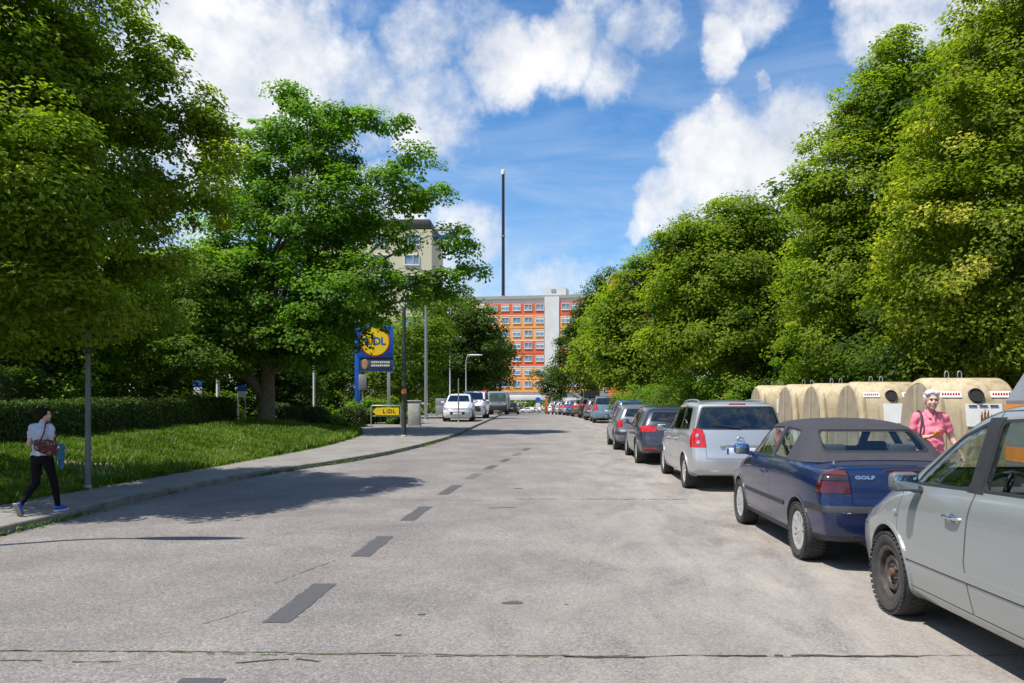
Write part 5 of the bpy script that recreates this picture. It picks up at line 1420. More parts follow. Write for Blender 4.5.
for nm_, pts, A, B, up in (('r',[(.085,.235,.060),(.087,.32,.055),(.089,.42,.042)],(.087,.33,.014),0,0),('l',[(-.085,-.375,.175),(-.087,-.365,.11),(-.088,-.315,.045)],(-.087,-.385,.085),R(-62),1)):
    e = empty('shoe'); e.parent = W2
    s2 = MB(); seg(s2, pts, [.040,.043,.034]); link('canvas_upper', remeshed(s2, .008, 2), M_snk, e)
    s3 = MB(); s3.box(A, (.088,.275,.026), bev=.011, rot=Matrix.Rotation(B,3,'X')); s3.build('sole', M_sole if not up else M_soleg, e, 50)
Hb = empty('handbag', W2.location); Hb.rotation_euler = W2.rotation_euler; Hb.scale = W2.scale; tag(Hb, 'patterned maroon handbag hanging from the shoulder of the young woman on the left', 'handbag')
def bag_mat():
    m, nt, out = nm('patterned_leather'); b = pbsdf(nt, out, (.1,.03,.03), .45); vo = nt.nodes.new('ShaderNodeTexVoronoi'); vo.inputs['Scale'].default_value = 26
    tc = nt.nodes.new('ShaderNodeTexCoord'); nt.links.new(tc.outputs['Object'], vo.inputs['Vector'])
    r = ramp(nt, vo.outputs['Color'], [(.0,(.10,.018,.022)),(.45,(.06,.015,.018)),(.55,(.22,.13,.09)),(.7,(.05,.015,.015)),(.9,(.30,.25,.2))], 'CONSTANT'); nt.links.new(r.outputs[0], b.inputs['Base Color']); return m
M_bag = bag_mat()
bb = MB(); seg(bb, [(.165,-.30,1.10),(.205,-.08,1.07),(.215,.05,1.05)], [.055,.075,.055]); seg(bb, [(.165,-.29,1.03),(.205,-.06,.97),(.215,.05,.985)], [.055,.085,.055])
link('pouch', remeshed(bb, .012, 3), M_bag, Hb)
MB().tube([(.185,-.25,1.13),(.165,-.14,1.26),(.13,-.075,1.385),(.125,0,1.405),(.145,.06,1.36),(.205,.06,1.22),(.215,.03,1.10)], .013, 8).build('strap', M_bag, Hb, 60)
MB().ball((.285,.02,1.02),(.012,.02,.028),10,8).build('buckle', M_chrome, Hb, 60)
Jk = empty('jacket', W2.location); Jk.rotation_euler = W2.rotation_euler; Jk.scale = W2.scale; tag(Jk, 'teal denim jacket draped over the forearm of the young woman on the left', 'jacket')
M_teal = simple('teal_denim', (.03,.13,.22), .9, var=.25, vs=16)
jb = MB(); seg(jb, [(.21,.03,1.035),(.20,.15,1.0),(.17,.24,1.0)], [.055,.06,.05]); seg(jb, [(.23,.08,.98),(.235,.10,.84)], [.052,.045]); seg(jb, [(.20,.18,.96),(.205,.20,.70)], [.048,.032])
jm = remeshed(jb, .010, 2)
for v in jm.vertices: v.co += v.normal*(.008*sin(v.co.y*70+v.co.z*20)+.005*sin(v.co.x*90+v.co.z*40))
link('cloth', jm, M_teal, Jk)

# ------------------------------------------------------------------ poles, signs, cabinet
M_gpole = simple('weathered_grey_pole', (.17,.18,.185), .6, metal=.3, var=.2); M_dpole = simple('dark_green_and_shaded_pole', (.035,.042,.036), .6, var=.3)
M_lwhite = simple('white_enamel', (.72,.72,.70), .4, var=.06); M_lblue = simple('sign_blue', (.012,.11,.52), .4, var=.05); M_lyel = simple('sign_yellow', (.86,.62,.02), .4, var=.05)
M_lred = simple('sign_red', (.62,.02,.02), .4, var=.05); M_panel = simple('dark_banner', (.05,.055,.085), .6, var=.15); M_cab = simple('grey_cabinet', (.42,.41,.37), .7, var=.2, vs=4)
def pos(px, D): x = (px-548)*D/800; return (x, D, float(GZ(x,D)))
def pole(px, D, h, r, label, mat=M_galv, name='metal_pole', band=None, cap=True, group=None, dark=None):
    p = pos(px, D); t = empty(name, p); tag(t, label, 'pole', group)
    MB().tube([(0,0,-.2),(0,0,.0),(0,0,h*.5),(0,0,h)], [r*1.15,r*1.12,r,r*.8], 14).build('shaft', mat, t, 60)
    MB().lathe([(r*1.5,-.02),(r*1.5,.02),(r*1.2,.06),(r*1.1,.06)], 16, 'z').build('foot_collar', M_conc, t)
    if band: MB().lathe([(r*1.14,band-.09),(r*1.14,band+.09)], 14, 'z').build('sticker', M_orange, t)
    if dark: MB().lathe([(r*1.25,dark),(r*1.25,dark+.22),(r*.62,dark+.25),(r*.55,h+1.8)], 12, 'z').build('shaded_upper_tube', M_dpole, t, 50)  # upper part coloured dark: the shade on it is put into its colour
    return t
pole(88, 14.0, 2.75, .045, 'grey steel pole on the grass edge beside the young woman walking', M_gpole, dark=2.35)
pole(404, 31, 5.0, .085, 'dark street pole with an orange sticker standing on the left pavement', M_dpole, name='street_pole', band=1.75)
pole(426, 50, 7.2, .10, 'slim pale pole just right of the grey cabinet', M_galv)
pole(458.5, 46.5, 2.55, .04, 'thin pale post in front of the white SUV', M_galv)
def lamp(px, D, h, arm, label, mat=M_galv, hl_=.7, p=None, side=1):
    p = p or pos(px, D); t = empty('street_lamp', p); tag(t, label, 'street lamp')
    MB().tube([(0,0,-.2),(0,0,.9),(0,0,.92),(0,0,h-.5),(side*.12,0,h-.12),(side*.4,0,h),(side*arm,0,h+.05)], [.085,.085,.06,.05,.045,.04,.035], 12).build('shaft', mat, t, 60)
    q = MB(); q.ball((side*(arm+hl_/2),0,h+.05), (hl_/2+.1,.13,.07), 16, 8); q.build('lamp_head', M_lwhite, t, 60)
    MB().ball((side*(arm+hl_/2),0,h+.005), (hl_/2-.05,.10,.06), 16, 8).build('lens', M_clear, t, 60)
    return t
lamp(466, 76, 5.6, .2, 'street lamp with a short white head in front of the dark lime on the left', hl_=1.3)
lamp(450, 62, 6.1, .3, 'street lamp whose white head pokes out of the leaves above the white van', hl_=.5)
lamp(0, 0, 5.1, .55, 'street lamp just outside the left edge, casting its shadow on the road', p=(-7.8,8.1,float(GZ(-7.8,8.1))), hl_=1.15)
# flag poles with orange feet, notices in the garden
for px, D, lab in ((314,40,'white pole with an orange foot between the maple and the blue pylon'),(272,39,'white pole with an orange foot mostly hidden by the maple trunk')):
    p = pos(px, D); t = empty('marker_pole', p); tag(t, lab, 'pole', 'white poles with orange feet')
    MB().tube([(0,0,.95),(0,0,3.05)], .055, 10).build('shaft', M_lwhite, t, 60); MB().tube([(0,0,-.1),(0,0,.95)], .07, 10).build('foot', M_orange, t, 60)
def board(name, px, D, z0, z1, w, label, m1, m2, cat='sign', split=.45, yaw=0):
    x = (px-548)*D/800; gz = float(GZ(x,D)); t = empty(name, (x,D,gz), yaw); tag(t, label, cat)
    zz = z0+(z1-z0)*(1-split)
    MB().box((0,0,(z0+zz)/2-gz),(w,.05,zz-z0),bev=.01).build('panel', m1, t); MB().box((0,0,(z1+zz)/2-gz+.001),(w,.054,z1-zz),bev=.01).build('header', m2, t)
    for sx in (-1,1): MB().tube([(sx*w*.38,.04,-.1),(sx*w*.38,.04,z1-gz-.05)], .03, 8).build('leg', M_galv, t)
    return t
board('notice_board', 197.5, 37, 2.15, 2.80, .42, 'white notice with a blue top seen over the hedge, left', M_lwhite, M_lblue)
board('notice_board', 242, 37, 2.05, 2.55, .40, 'tilted white and blue notice seen over the hedge beside the maple', M_lwhite, M_lblue, yaw=.5)
pole(218, 36, 2.3, .09, 'short white post behind the hedge between the two notices', M_lwhite, name='white_post')
board('notice_board', 441.5, 54, 1.15, 2.2, .8, 'grey back of a panel standing left of the white SUV', M_galv, M_galv)
# white garden trellis at the left edge
t = empty('garden_trellis', (-17.6,25.6,float(GZ(-17.6,25.6)))); tag(t, 'white wooden trellis end at the far left edge above the hedge', 'trellis')
MB().box((0,0,1.92),(1.0,.14,.12),bev=.02).build('top_rail', M_lwhite, t)
for k in range(4): MB().box((-.4+.26*k,0,1.35),(.07,.05,1.05)).build('slat', M_lwhite, t)
for sx in (-.45,.42): MB().box((sx,0,.93),(.09,.09,1.88)).build('post', M_lwhite, t)
# blue pylon with the discount store's sign
p = pos(357.5, 44); t = empty('store_pylon', (p[0],44,p[2])); tag(t, 'tall blue Lidl pylon with round yellow logo and a dark banner below', 'sign'); gz = p[2]
MB().box((0,0,(5.35)/2),(.26,.20,5.35),bev=.02).build('blue_post', M_lblue, t)
MB().box((1.72,.0,1.7),(.17,.12,3.4),bev=.02).build('grey_post', M_galv, t)
MB().box((.98,0,4.52),(1.96,.22,1.78),bev=.02).build('sign_box', M_lblue, t)
lg = empty('logo', (.98,-.11,4.52)); lg.parent = t
MB().lathe([(.0005,-.012),(.83,-.012),(.83,.0),(.0005,.0)], 48, 'y').build('red_ring', M_lred, lg, 40)
MB().lathe([(.0005,-.022),(.765,-.022),(.765,-.010),(.0005,-.010)], 48, 'y').build('yellow_disc', M_lyel, lg, 40)
for ch, dx, m_, s_, dz in (('L',-.42,M_lblue,.58,0),('i',-.16,M_lred,.60,.08),('D',.12,M_lblue,.58,0),('L',.46,M_lblue,.58,0)):
    text_obj('letter', ch, s_, (dx,-.026,dz), facing((0,-1,0)), m_, lg, .004, .014)
MB().box((.98,0,3.28),(1.96,.14,.74),bev=.015).build('banner', M_panel, t)
MB().box((.98,.01,2.885),(2.0,.16,.05)).build('banner_rail', M_lblue, t); MB().box((1.96,.01,3.28),(.05,.16,.78)).build('banner_rail', M_lblue, t)
q = MB(); q.ball((.42,-.075,3.28),(.17,.012,.30),14,8); q.build('banner_picture', simple('banner_face', (.45,.25,.16), .6, var=.4, vs=9), t)
for row, y_ in enumerate((3.38,3.20)):
    q = MB()
    for k in range(9): q.box((.82+k*.115,-.075,y_),(.085,.012,.11 if (k+row)%3 else .09))
    q.build('banner_lettering', M_lwhite, t)
p = pos(362.5, 42); t = empty('info_sign', p); tag(t, 'small blank grey panel on a post beside the blue post', 'sign')
MB().box((0,0,2.25),(.40,.06,.80),bev=.01).build('panel', M_galv, t); MB().tube([(0,.05,-.1),(0,.05,2.5)],.03,8).build('post', M_galv, t)
# yellow arrow sign
p = pos(386, 41); t = empty('direction_sign', p); tag(t, 'low yellow arrow sign reading LIDL in a steel frame by the pavement', 'sign')
MB().prism([(-.68,.74),(-.50,.93),(.66,.93),(.66,.55),(-.50,.55)], -.02, .02, 'y').build('arrow_panel', M_lyel, t)
MB().tube([(-.76,0,-.1),(-.76,0,.98),(-.70,0,1.04),(.70,0,1.04),(.76,0,.98),(.76,0,-.1)], .03, 8).build('frame', M_galv, t, 60)
MB().tube([(-.76,.03,.50),(.76,.03,.50)], .02, 8).build('crossbar', M_galv, t, 60)
for ch, dx, m_ in (('L',-.10,M_text),('I',.05,M_lred),('D',.22,M_text),('L',.42,M_text)): text_obj('letter', ch, .28, (dx,-.024,.74), facing((0,-1,0)), m_, t, .003, .006)
p = pos(414.5, 40); t = empty('cabinet', p); tag(t, 'pale grey utility cabinet on the pavement behind the dark pole', 'cabinet')
MB().box((0,0,.64),(.60,.40,1.24),bev=.02).build('housing', M_cab, t); MB().box((0,0,1.28),(.66,.46,.06),bev=.02).build('lid', M_cab, t); MB().box((0,0,.02),(.62,.42,.12)).build('plinth', M_conc, t)
MB().box((.02,-.205,.62),(.50,.012,1.05),bev=.004).build('door', M_cab, t)
# blue round sign on a post, red column
p = pos(538, 108); t = empty('traffic_sign', p); tag(t, 'round blue traffic sign over a white plate before the passage', 'sign')
MB().tube([(0,0,0),(0,0,2.3)],.05,8).build('post', M_galv, t); MB().lathe([(.0005,-.05),(.38,-.05),(.38,-.02),(.0005,-.02)],20,'y',c=(0,0,1.9)).build('disc', M_lblue, t); MB().box((0,-.03,1.25),(.62,.03,.55)).build('plate', M_lwhite, t)
p = pos(546.3, 122); t = empty('advertising_column', p); tag(t, 'narrow orange-red column at the right side of the passage', 'column')
MB().box((0,0,1.3),(.42,.42,2.6),bev=.03).build('shaft', simple('orange_red_paint',(.62,.12,.035),.6), t); MB().box((0,0,2.64),(.5,.5,.08),bev=.02).build('cap', M_conc, t)

# ------------------------------------------------------------------ buildings
M_facw = simple('white_render', (.64,.63,.62), .85, var=.08, vs=.4); M_faco = simple('orange_render', (.80,.34,.10), .85, var=.07, vs=.5); M_facr = simple('red_orange_render', (.68,.13,.045), .85, var=.07, vs=.5)
M_facy = simple('pale_orange_render', (.72,.50,.24), .85, var=.06, vs=.5); M_pane = simple('pane_blue', (.20,.28,.36), .12, var=.5, vs=.8); M_blind = simple('blind_white', (.70,.72,.74), .6, var=.1)
M_beige = simple('beige_render', (.62,.56,.40), .85, var=.06, vs=.4); M_roofd = simple('dark_roof', (.05,.048,.05), .7, var=.2); M_frame = simple('white_window_frame', (.72,.72,.72), .5)
WIN = {}
def window(parent, x, y, z, w, h, blind=False):
    k = (round(w,2), round(h,2), blind)
    if k not in WIN:
        f = MB(); t_ = .075
        f.box((0,-.03,h/2-t_/2),(w,.14,t_)); f.box((0,-.03,-h/2+t_/2),(w,.14,t_)); 
        for sx in (-1,1): f.box((sx*(w/2-t_/2),-.03,0),(t_,.13,h-2*t_))
        f.box((w*.08,-.03,0),(.07,.11,h-2*t_)); f.box((0,-.06,-h/2-.03),(w+.06,.16,.05))
        a = f.mesh(); b = MB().box((0,.0,0),(w-2*t_,.03,h-2*t_)).mesh(); c = MB().box((0,-.022,h*(.5-.22)),(w-2*t_-.02,.01,h*.44-t_)).mesh() if blind else None
        WIN[k] = (a,b,c)
    a,b,c = WIN[k]
    f = link_shared('window', a, M_frame, parent); f.location = (x,y,z)
    link_shared('pane', b, M_pane, f)
    if c: link_shared('blind', c, M_blind, f)
t = empty('apartment_block', (-4.5,174,.3), R(-9)); tag(t, 'long orange and red apartment block with a passage underneath closing the street', 'building')
zr = 25.0
q = MB(); q.box((0,6,(zr+4.2)/2),(34,11.6,zr-4.2)); q.build('wall', M_facw, t)
MB().box((-13.0,6,2.1),(8,11.6,4.19)).build('ground_floor_wall', M_facw, t); MB().box((11.0,6,2.1),(12,11.6,4.19)).build('ground_floor_wall', M_facw, t)
MB().box((-2,-.05,3.55),(14.0,.5,1.15),bev=.02).build('passage_beam', M_facw, t)
MB().box((0,6,zr+.35),(34.5,12.2,.7)).build('parapet', M_conc, t)
q = MB(); q.box((6.2,3,zr+1.5),(4.4,5,1.8)); q.build('stair_tower', M_facw, t); MB().box((5.7,.46,zr+1.7),(1.0,.1,.7)).build('stair_tower_window', M_pane, t)
rows = [(23.0,M_facr),(20.2,M_faco),(17.4,M_faco),(14.7,M_facr),(11.9,M_facr),(9.1,M_faco),(6.35,M_faco)]
q = MB().box((5.45,-.15,(zr+4.2)/2+.2),(3.2,.5,zr-4.0)); q.build('stairwell_front', M_facw, t)
rb = random.Random(4)
for k, (z, m_) in enumerate(rows):
    top = 1.15; h_ = 2.74
    MB().box((-2.6,-.10,z-.32),(12.7,.22,h_-.10)).build('facade_panel', m_, t)
    MB().box((12,-.10,z-.32),(9.7,.22,h_-.10)).build('facade_panel', m_, t)
    MB().box((-12.9,-.10,z-.32),(7.6,.22,h_-.10)).build('facade_panel', M_facy if k%2==0 else m_, t)
    if k in (1,3,5): MB().box((-2.6,-.14,z+1.16),(12.7,.22,.16)).build('string_course', M_lwhite, t)
    for x in [-15.2,-12.6,-10.0]+[-7.4+2.55*i for i in range(5)]+[8.4,10.4,12.9,15.4]:
        window(t, x, -.235, z+.10, 1.75, 1.35, rb.random() < .45)
# beige tower behind the maple
t = empty('apartment_tower', (-24.7,110,.7)); tag(t, 'beige high-rise with dark roof edge showing through the maple crown', 'building')
MB().box((0,6,12.7),(17.4,12,25.4)).build('wall', M_beige, t); MB().box((0,6,26.3),(17.0,11.4,1.3),bev=.3).build('roof', M_roofd, t)
MB().box((-3.5,2.5,27.2),(2.4,3,3.4)).build('lift_house', M_beige, t)
for z in [24.0-2.8*i for i in range(8)]:
    for x in (-7.3,-4.4,-1.4,1.6,6.0): window(t, x, -.02, z, 2.1, 1.4, False)
g_ = empty('roof_gantry', (8.6,2,25.6)); g_.parent = t
MB().box((2.0,0,.25),(3.9,1.2,.22)).build('platform', M_lwhite, g_); MB().box((1.9,0,-.75),(3.4,1.0,.5),rot=Matrix.Rotation(R(-12),3,'Y')).build('blue_cover', simple('blue_tarpaulin',(.02,.07,.16),.6), g_); MB().tube([(.2,0,.2),(.2,0,-1.2)],.08,8).build('strut', M_galv, g_)
# slim chimney mast behind the block
t = empty('chimney_mast', (-11.2,200,.3)); tag(t, 'very tall thin dark mast rising behind the orange block', 'mast')
MB().tube([(0,0,0),(0,0,59.6)],[.46,.36],16).build('shaft', simple('dark_mast_paint',(.012,.015,.03),.4), t, 60); MB().lathe([(.52,59.6),(.52,60.6),(.3,60.8),(.0005,60.8)],16,'z').build('cap', M_lwhite, t)
for k in range(3): MB().lathe([(.56,14+k*15),(.56,14.3+k*15)],16,'z').build('collar', M_galv, t)
# ground-floor shop row left behind, a house wall with orange gable at the right
t = empty('apartment_house', (9.9,96,.7)); tag(t, 'orange house whose top just shows between the small lime and the pointed tree', 'building')
MB().box((0,3,8.3),(4.4,8,16.6)).build('wall', M_facr, t); MB().box((0,3,16.8),(4.6,8.4,.4)).build('roof', M_conc, t)
for z in (4,7,10,13,16): window(t, .6, -1.02, z, 1.6, 1.3)

# far greenery seen through the passage and along the street's end: one far-off wood
rg = np.random.default_rng(77); lobes = [(x,y,h,3.6,3.6,3.2) for x in range(-90,100,6) for y,h in ((236,2.5),(244,6.5))]
P, Nn, tone, C = crown_points([(a+rg.normal(0,1.5),b_,c,d,e,f) for a,b_,c,d,e,f in lobes], 2200, 26, rg, 1.8, .7)
tag(link('far_wood', leaves_mesh('far_wood', P, Nn, .8, tone, rg), L_horn), kind='stuff')
# ------------------------------------------------------------------ paints and parked cars
P_silver = paint('silver_paint', (.35,.37,.37), .5, .34, .9, .22)
P_silver2 = paint('light_silver_paint', (.50,.51,.52), .55, .32, .9, .15)
P_navy = paint('dark_blue_paint', (.002,.010,.052), .0, .25, .8, .03)
P_char = paint('charcoal_paint', (.045,.052,.075), .5, .3, 1, .15)
P_sgrey = paint('grey_silver_paint', (.20,.22,.245), .6, .34, .9, .2)
P_lblue = paint('bright_blue_paint', (.035,.12,.36), .4, .3, 1, .1)
P_ice = paint('ice_blue_paint', (.22,.30,.38), .5, .3, 1, .1)
P_black = paint('black_paint', (.012,.012,.014), .2, .3, 1, .1)
P_white = paint('white_paint', (.66,.67,.68), 0, .35, .8, .06)
P_brown = paint('bronze_paint', (.16,.11,.07), .5, .35, .8, .1)
M_moul = simple('black_bumper_strip', (.028,.028,.032), .55, var=.2)
def place(c, x, yrear, D, rz=0):
    y = yrear+D['L']/2; z0 = float(g(yrear+D['rw'])); z1 = float(g(yrear+D['fw']))
    c.location = (x, y, (z0+z1)/2); c.rotation_euler = (math.atan2(z1-z0, D['fw']-D['rw']), 0, rz)
GR = 'cars parked in line on the right'
c1, H1 = build_car(MPV, dict(paint=P_silver, rim='steel', rim_mat=M_steel, hub_mat=M_rust, glass=M_glass, handle_mat=M_chrome, mirror_mat=M_greyp, skins=[
    ('side_moulding','s',[(.98,.50),(3.22,.485),(3.22,.535),(.98,.555)],None,.009,None),
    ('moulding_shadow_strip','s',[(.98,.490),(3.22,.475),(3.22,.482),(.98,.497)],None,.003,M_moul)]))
place(c1, 3.44, 2.50, MPV); tag(c1, 'nearest silver-grey people carrier with black steel wheel, cut by the right edge', 'car', GR)
i1 = MB(); i1.ball((-.905,3.36-MPV['L']/2,.80),(.006,.030,.014),10,6); i1.build('side_indicator', M_clear, c1, 60)
P_mblue = paint('mirror_blue_paint', (.01,.06,.28), .1, .25, .9, .02)
c2, H2 = build_car(CABRIO, dict(paint=P_navy, mirror_mat=P_mblue, rim='cap', glass=M_glass, seal=True, handle_mat=P_navy, skins=[
    ('bumper_strip','y',[(-1.2,.565),(1.2,.565),(1.2,.625),(-1.2,.625)],(-.5,.52),.010,M_moul),
    ('bumper_skirt','y',[(-1.2,.26),(1.2,.26),(1.2,.335),(-1.2,.335)],(-.5,.5),.004,M_moul),
    ('side_moulding','s',[(1.20,.50),(2.88,.50),(2.88,.545),(1.20,.545)],None,.008,M_moul),
    ('sill_trim','s',[(1.16,.15),(2.92,.15),(2.92,.285),(1.16,.285)],None,.006,M_moul)]))
place(c2, 3.39, 7.45, CABRIO); tag(c2, 'dark blue convertible with its charcoal fabric roof closed', 'car', GR)
def on_rear(H, D, x, z, out=.0):
    loc, nn, i, d = H.bvh.ray_cast(Vector((x,-4,z)), Vector((0,1,0))); return loc + Vector((0,-out,0)), nn
loc, nn = on_rear(H2, CABRIO, -.40, .89, .006); text_obj('model_badge', 'GOLF', .045, loc, facing((nn.x,nn.y,nn.z)), M_chrome, c2, .003, .0028, 1.5, 1.1)
def emblem(H, D, car, z, R_=.05, kind='bolt'):
    loc, nn = on_rear(H, D, 0, z, .004); e = empty('emblem', loc); e.parent = car
    e.rotation_euler = facing(nn).to_euler(); n = 28
    V = []; F = []
    m = MB(); m.tube([(R_*cos(a),R_*sin(a),.004) for a in np.linspace(0,2*pi,n+1)], R_*.11, 6, False)
    if kind == 'bolt': m.prism([(-R_*1.15,R_*.12),(R_*.15,R_*.22),(R_*.05,R_*.0),(R_*1.15,-R_*.12),(-R_*.15,-R_*.22),(-R_*.05,0)], .0, .008, 'z')
    elif kind == 'vw':
        for P_ in ([(-.55,.75),(-.05,-.05),(0,-.05),(.05,-.05),(.55,.75)],[(-.85,.35),(-.45,-.75),(0,.1),(.45,-.75),(.85,.35)]): m.tube([(a*R_,b*R_,.004) for a,b in P_], R_*.09, 5)
    else: m.box((0,0,.004),(R_*.8,R_*1.1,.006),bev=.002)
    m.build('emblem_relief', M_chrome, e, 50)
emblem(H2, CABRIO, c2, .88, .05, 'vw')
loc, nn = on_rear(H2, CABRIO, 0, .955, .004)
o = MB().box(tuple(loc), (.40,.02,.030), bev=.006).build('third_brake_light', M_redd, c2)
MB().cyl((-.60,.34-CABRIO['L']/2+.03,1.0),(-.60,.34-CABRIO['L']/2+.03,1.03),.016,n=12).build('aerial_foot', M_chrome, c2)
MB().cyl((-.35,.05-CABRIO['L']/2,.25),(-.35,.5-CABRIO['L']/2,.27),.03,n=12).build('exhaust_pipe', M_steel, c2)
c3, H3 = build_car(MPV, dict(paint=P_silver2, rim='five', glass=M_glassd, handle_mat=P_silver2, plate_text='M', skins=[
    ('side_moulding','s',[(1.25,.52),(3.22,.50),(3.22,.56),(1.25,.585)],None,.008,None)]))
place(c3, 3.42, 14.15, MPV); tag(c3, 'light silver people carrier with tall red tail lights, parked ahead of the convertible', 'car', GR)
emblem(H3, MPV, c3, .93, .062)
loc, nn = on_rear(H3, MPV, 0, .835, .01); MB().box(tuple(loc),(.74,.03,.032),bev=.01).build('chrome_strip', M_chrome, c3)
loc, nn = on_rear(H3, MPV, 0, 1.57, .004); MB().box(tuple(loc),(.30,.03,.030),bev=.006).build('third_brake_light', M_red, c3)
for sd in (-1,1):
    for zz, xx in ((.89,.74),(1.01,.75)):
        loc, nn = on_rear(H3, MPV, sd*xx, zz, .002); m_ = MB(); M = facing(nn); m_.add([tuple(M @ Vector((.030*cos(a),.032*sin(a),h)) + loc) for h in (0,.006) for a in np.linspace(0,2*pi,17)[:-1]], [tuple(range(16))[::-1], tuple(range(16,32))]+[(i,(i+1)%16,(i+1)%16+16,i+16) for i in range(16)])
        m_.build('lamp_reflector', M_clear, c3)
def wiper(H, D, car, z, L=.5):
    loc, nn = on_rear(H, D, 0, z, .015); l2, _ = on_rear(H, D, -L, z+.05, .02); MB().tube([tuple(loc),tuple(loc.lerp(l2,.5)+Vector((0,-.006,0))),tuple(l2)],[.014,.009,.007],6).build('rear_wiper', M_blk, car, 60)
wiper(H3, MPV, c3, 1.145, .48)
for sd in (-1,1):
    pts = []
    for y in np.linspace(.75,2.5,9):
        loc, nn, i, d = H3.bvh.ray_cast(Vector((sd*.60,y-MPV['L']/2,3)), Vector((0,0,-1))); pts.append((loc.x,loc.y,loc.z+(.035 if .8 < y < 2.45 else .0)))
    MB().tube(pts,.014,8).build('roof_rail', M_galv, c3, 60)
c4, H4 = build_car(HATCH, dict(paint=P_char, rim='five', glass=M_glassd, handle_mat=P_char, plate_text=None, skins=[
    ('rear_reflector','m',[(-.75,.40),(-.45,.40),(-.45,.435),(-.75,.435)],(-.5,.4),.003,M_red)]))
place(c4, 3.10, 19.5, HATCH); tag(c4, 'charcoal hatchback with a red reflector low in its bumper', 'car', GR)
emblem(H4, HATCH, c4, .90, .05, 's'); wiper(H4, HATCH, c4, 1.06, .4)
c5, H5 = build_car(OLDHATCH, dict(paint=P_sgrey, rim='seven', glass=M_glassd, handle_mat=M_blk, mirror_mat=M_blk, skins=[('bumper_strip','y',[(-1.2,.50),(1.2,.50),(1.2,.60),(-1.2,.60)],(-.5,.5),.008,M_moul)]))
place(c5, 2.92, 24.4, OLDHATCH); tag(c5, 'silver-grey hatchback with small red tail lights ahead of the charcoal one', 'car', GR)
# two more shapes, then copies with paint of their own
ce, He = build_car(ESTATE, dict(paint=P_lblue, rim='five', glass=M_glassd)); place(ce, 4.08, 38.4, ESTATE); tag(ce, 'bright blue estate car parked behind the silver-grey hatchback', 'car', GR)
cs, Hs = build_car(SUV, dict(paint=P_white, rim='five', glass=M_glassd, front_text=None)); 
cv, Hv = build_car(VAN, dict(paint=P_white, rim='steel', rim_mat=M_steel, glass=M_glassd))
def set_shared(o):
    for ch in o.children_recursive:
        if ch.type == 'MESH':
            for sl in ch.material_slots:
                if sl.link == 'DATA': m = sl.material; sl.link = 'OBJECT'; sl.material = m
for o in (c5, c4, ce, cs, cv, c3): set_shared(o)
def repaint(src, new, label, x, yrear, D, rz=0, group=GR, extra=None):
    c = copy_tree(src)
    old = {c4:P_char, c5:P_sgrey, ce:P_lblue, cs:P_white, cv:P_white, c3:P_silver2}[src]
    for ch in c.children_recursive:
        if ch.type == 'MESH':
            for sl in ch.material_slots:
                if sl.material == old: sl.material = new
    place(c, x, yrear, D, rz); tag(c, label, 'car', group); return c
repaint(c3, P_ice, 'ice-blue people carrier next beyond the blue estate', 3.58, 47.6, MPV)
repaint(c5, P_sgrey, 'grey hatchback peeping out beyond the ice-blue people carrier', 3.35, 53.0, OLDHATCH)
# black SUV with its tailgate open
cb = repaint(cs, P_black, 'black SUV with its tailgate raised, far down the right side', 3.25, 60.0, SUV)
gate = [ch for ch in cb.children if ch.name.startswith('tailgate')][0]; rw = [ch for ch in cb.children if ch.name.startswith('rear_window')]
hinge = Vector((0,-SUV['L']/2+.62,1.66)); M = Matrix.Translation(hinge) @ Matrix.Rotation(R(-78),4,'X') @ Matrix.Translation(-hinge)
for ch in [gate]+rw+[c for c in cb.children if c.name.startswith('window_seal') and c.data and all(v.co.y < -SUV['L']/2+.75 for v in c.data.vertices)]: ch.matrix_local = M
repaint(c4, P_brown, 'bronze hatchback beyond the black SUV with raised tailgate', 2.85, 66.5, HATCH)
repaint(c5, P_lblue, 'blue hatchback beyond the bronze one, far down the right side', 2.55, 72.4, OLDHATCH)
repaint(ce, P_silver2, 'silver estate car beyond the far blue hatchback', 2.35, 78.4, ESTATE)
repaint(c4, P_sgrey, 'grey hatchback in the distant part of the right row, beyond the silver estate', 2.0, 84.6, HATCH)
repaint(c5, P_white, 'white hatchback far down the right row', 1.7, 90.4, OLDHATCH)
repaint(cs, P_sgrey, 'grey SUV near the far end of the right row', 1.35, 96.4, SUV)
repaint(c4, P_white, 'last white hatchback before the passage on the right', .85, 103.5, HATCH)
G2 = 'cars parked on the left side'
def flip(c, x, yfront, D, rz=pi):
    y = yfront+D['L']/2; c.location = (x, y, float(GZ(x,y))); c.rotation_euler = (0,0,rz)
flip(cs, -5.45, 47.0, SUV, pi+R(3)); tag(cs, 'white SUV facing us on the left pavement', 'car', G2)
flip(cv, -5.2, 54.5, VAN, pi); tag(cv, 'white van parked behind the white SUV', 'van', G2)
for px, h in ():
    pass
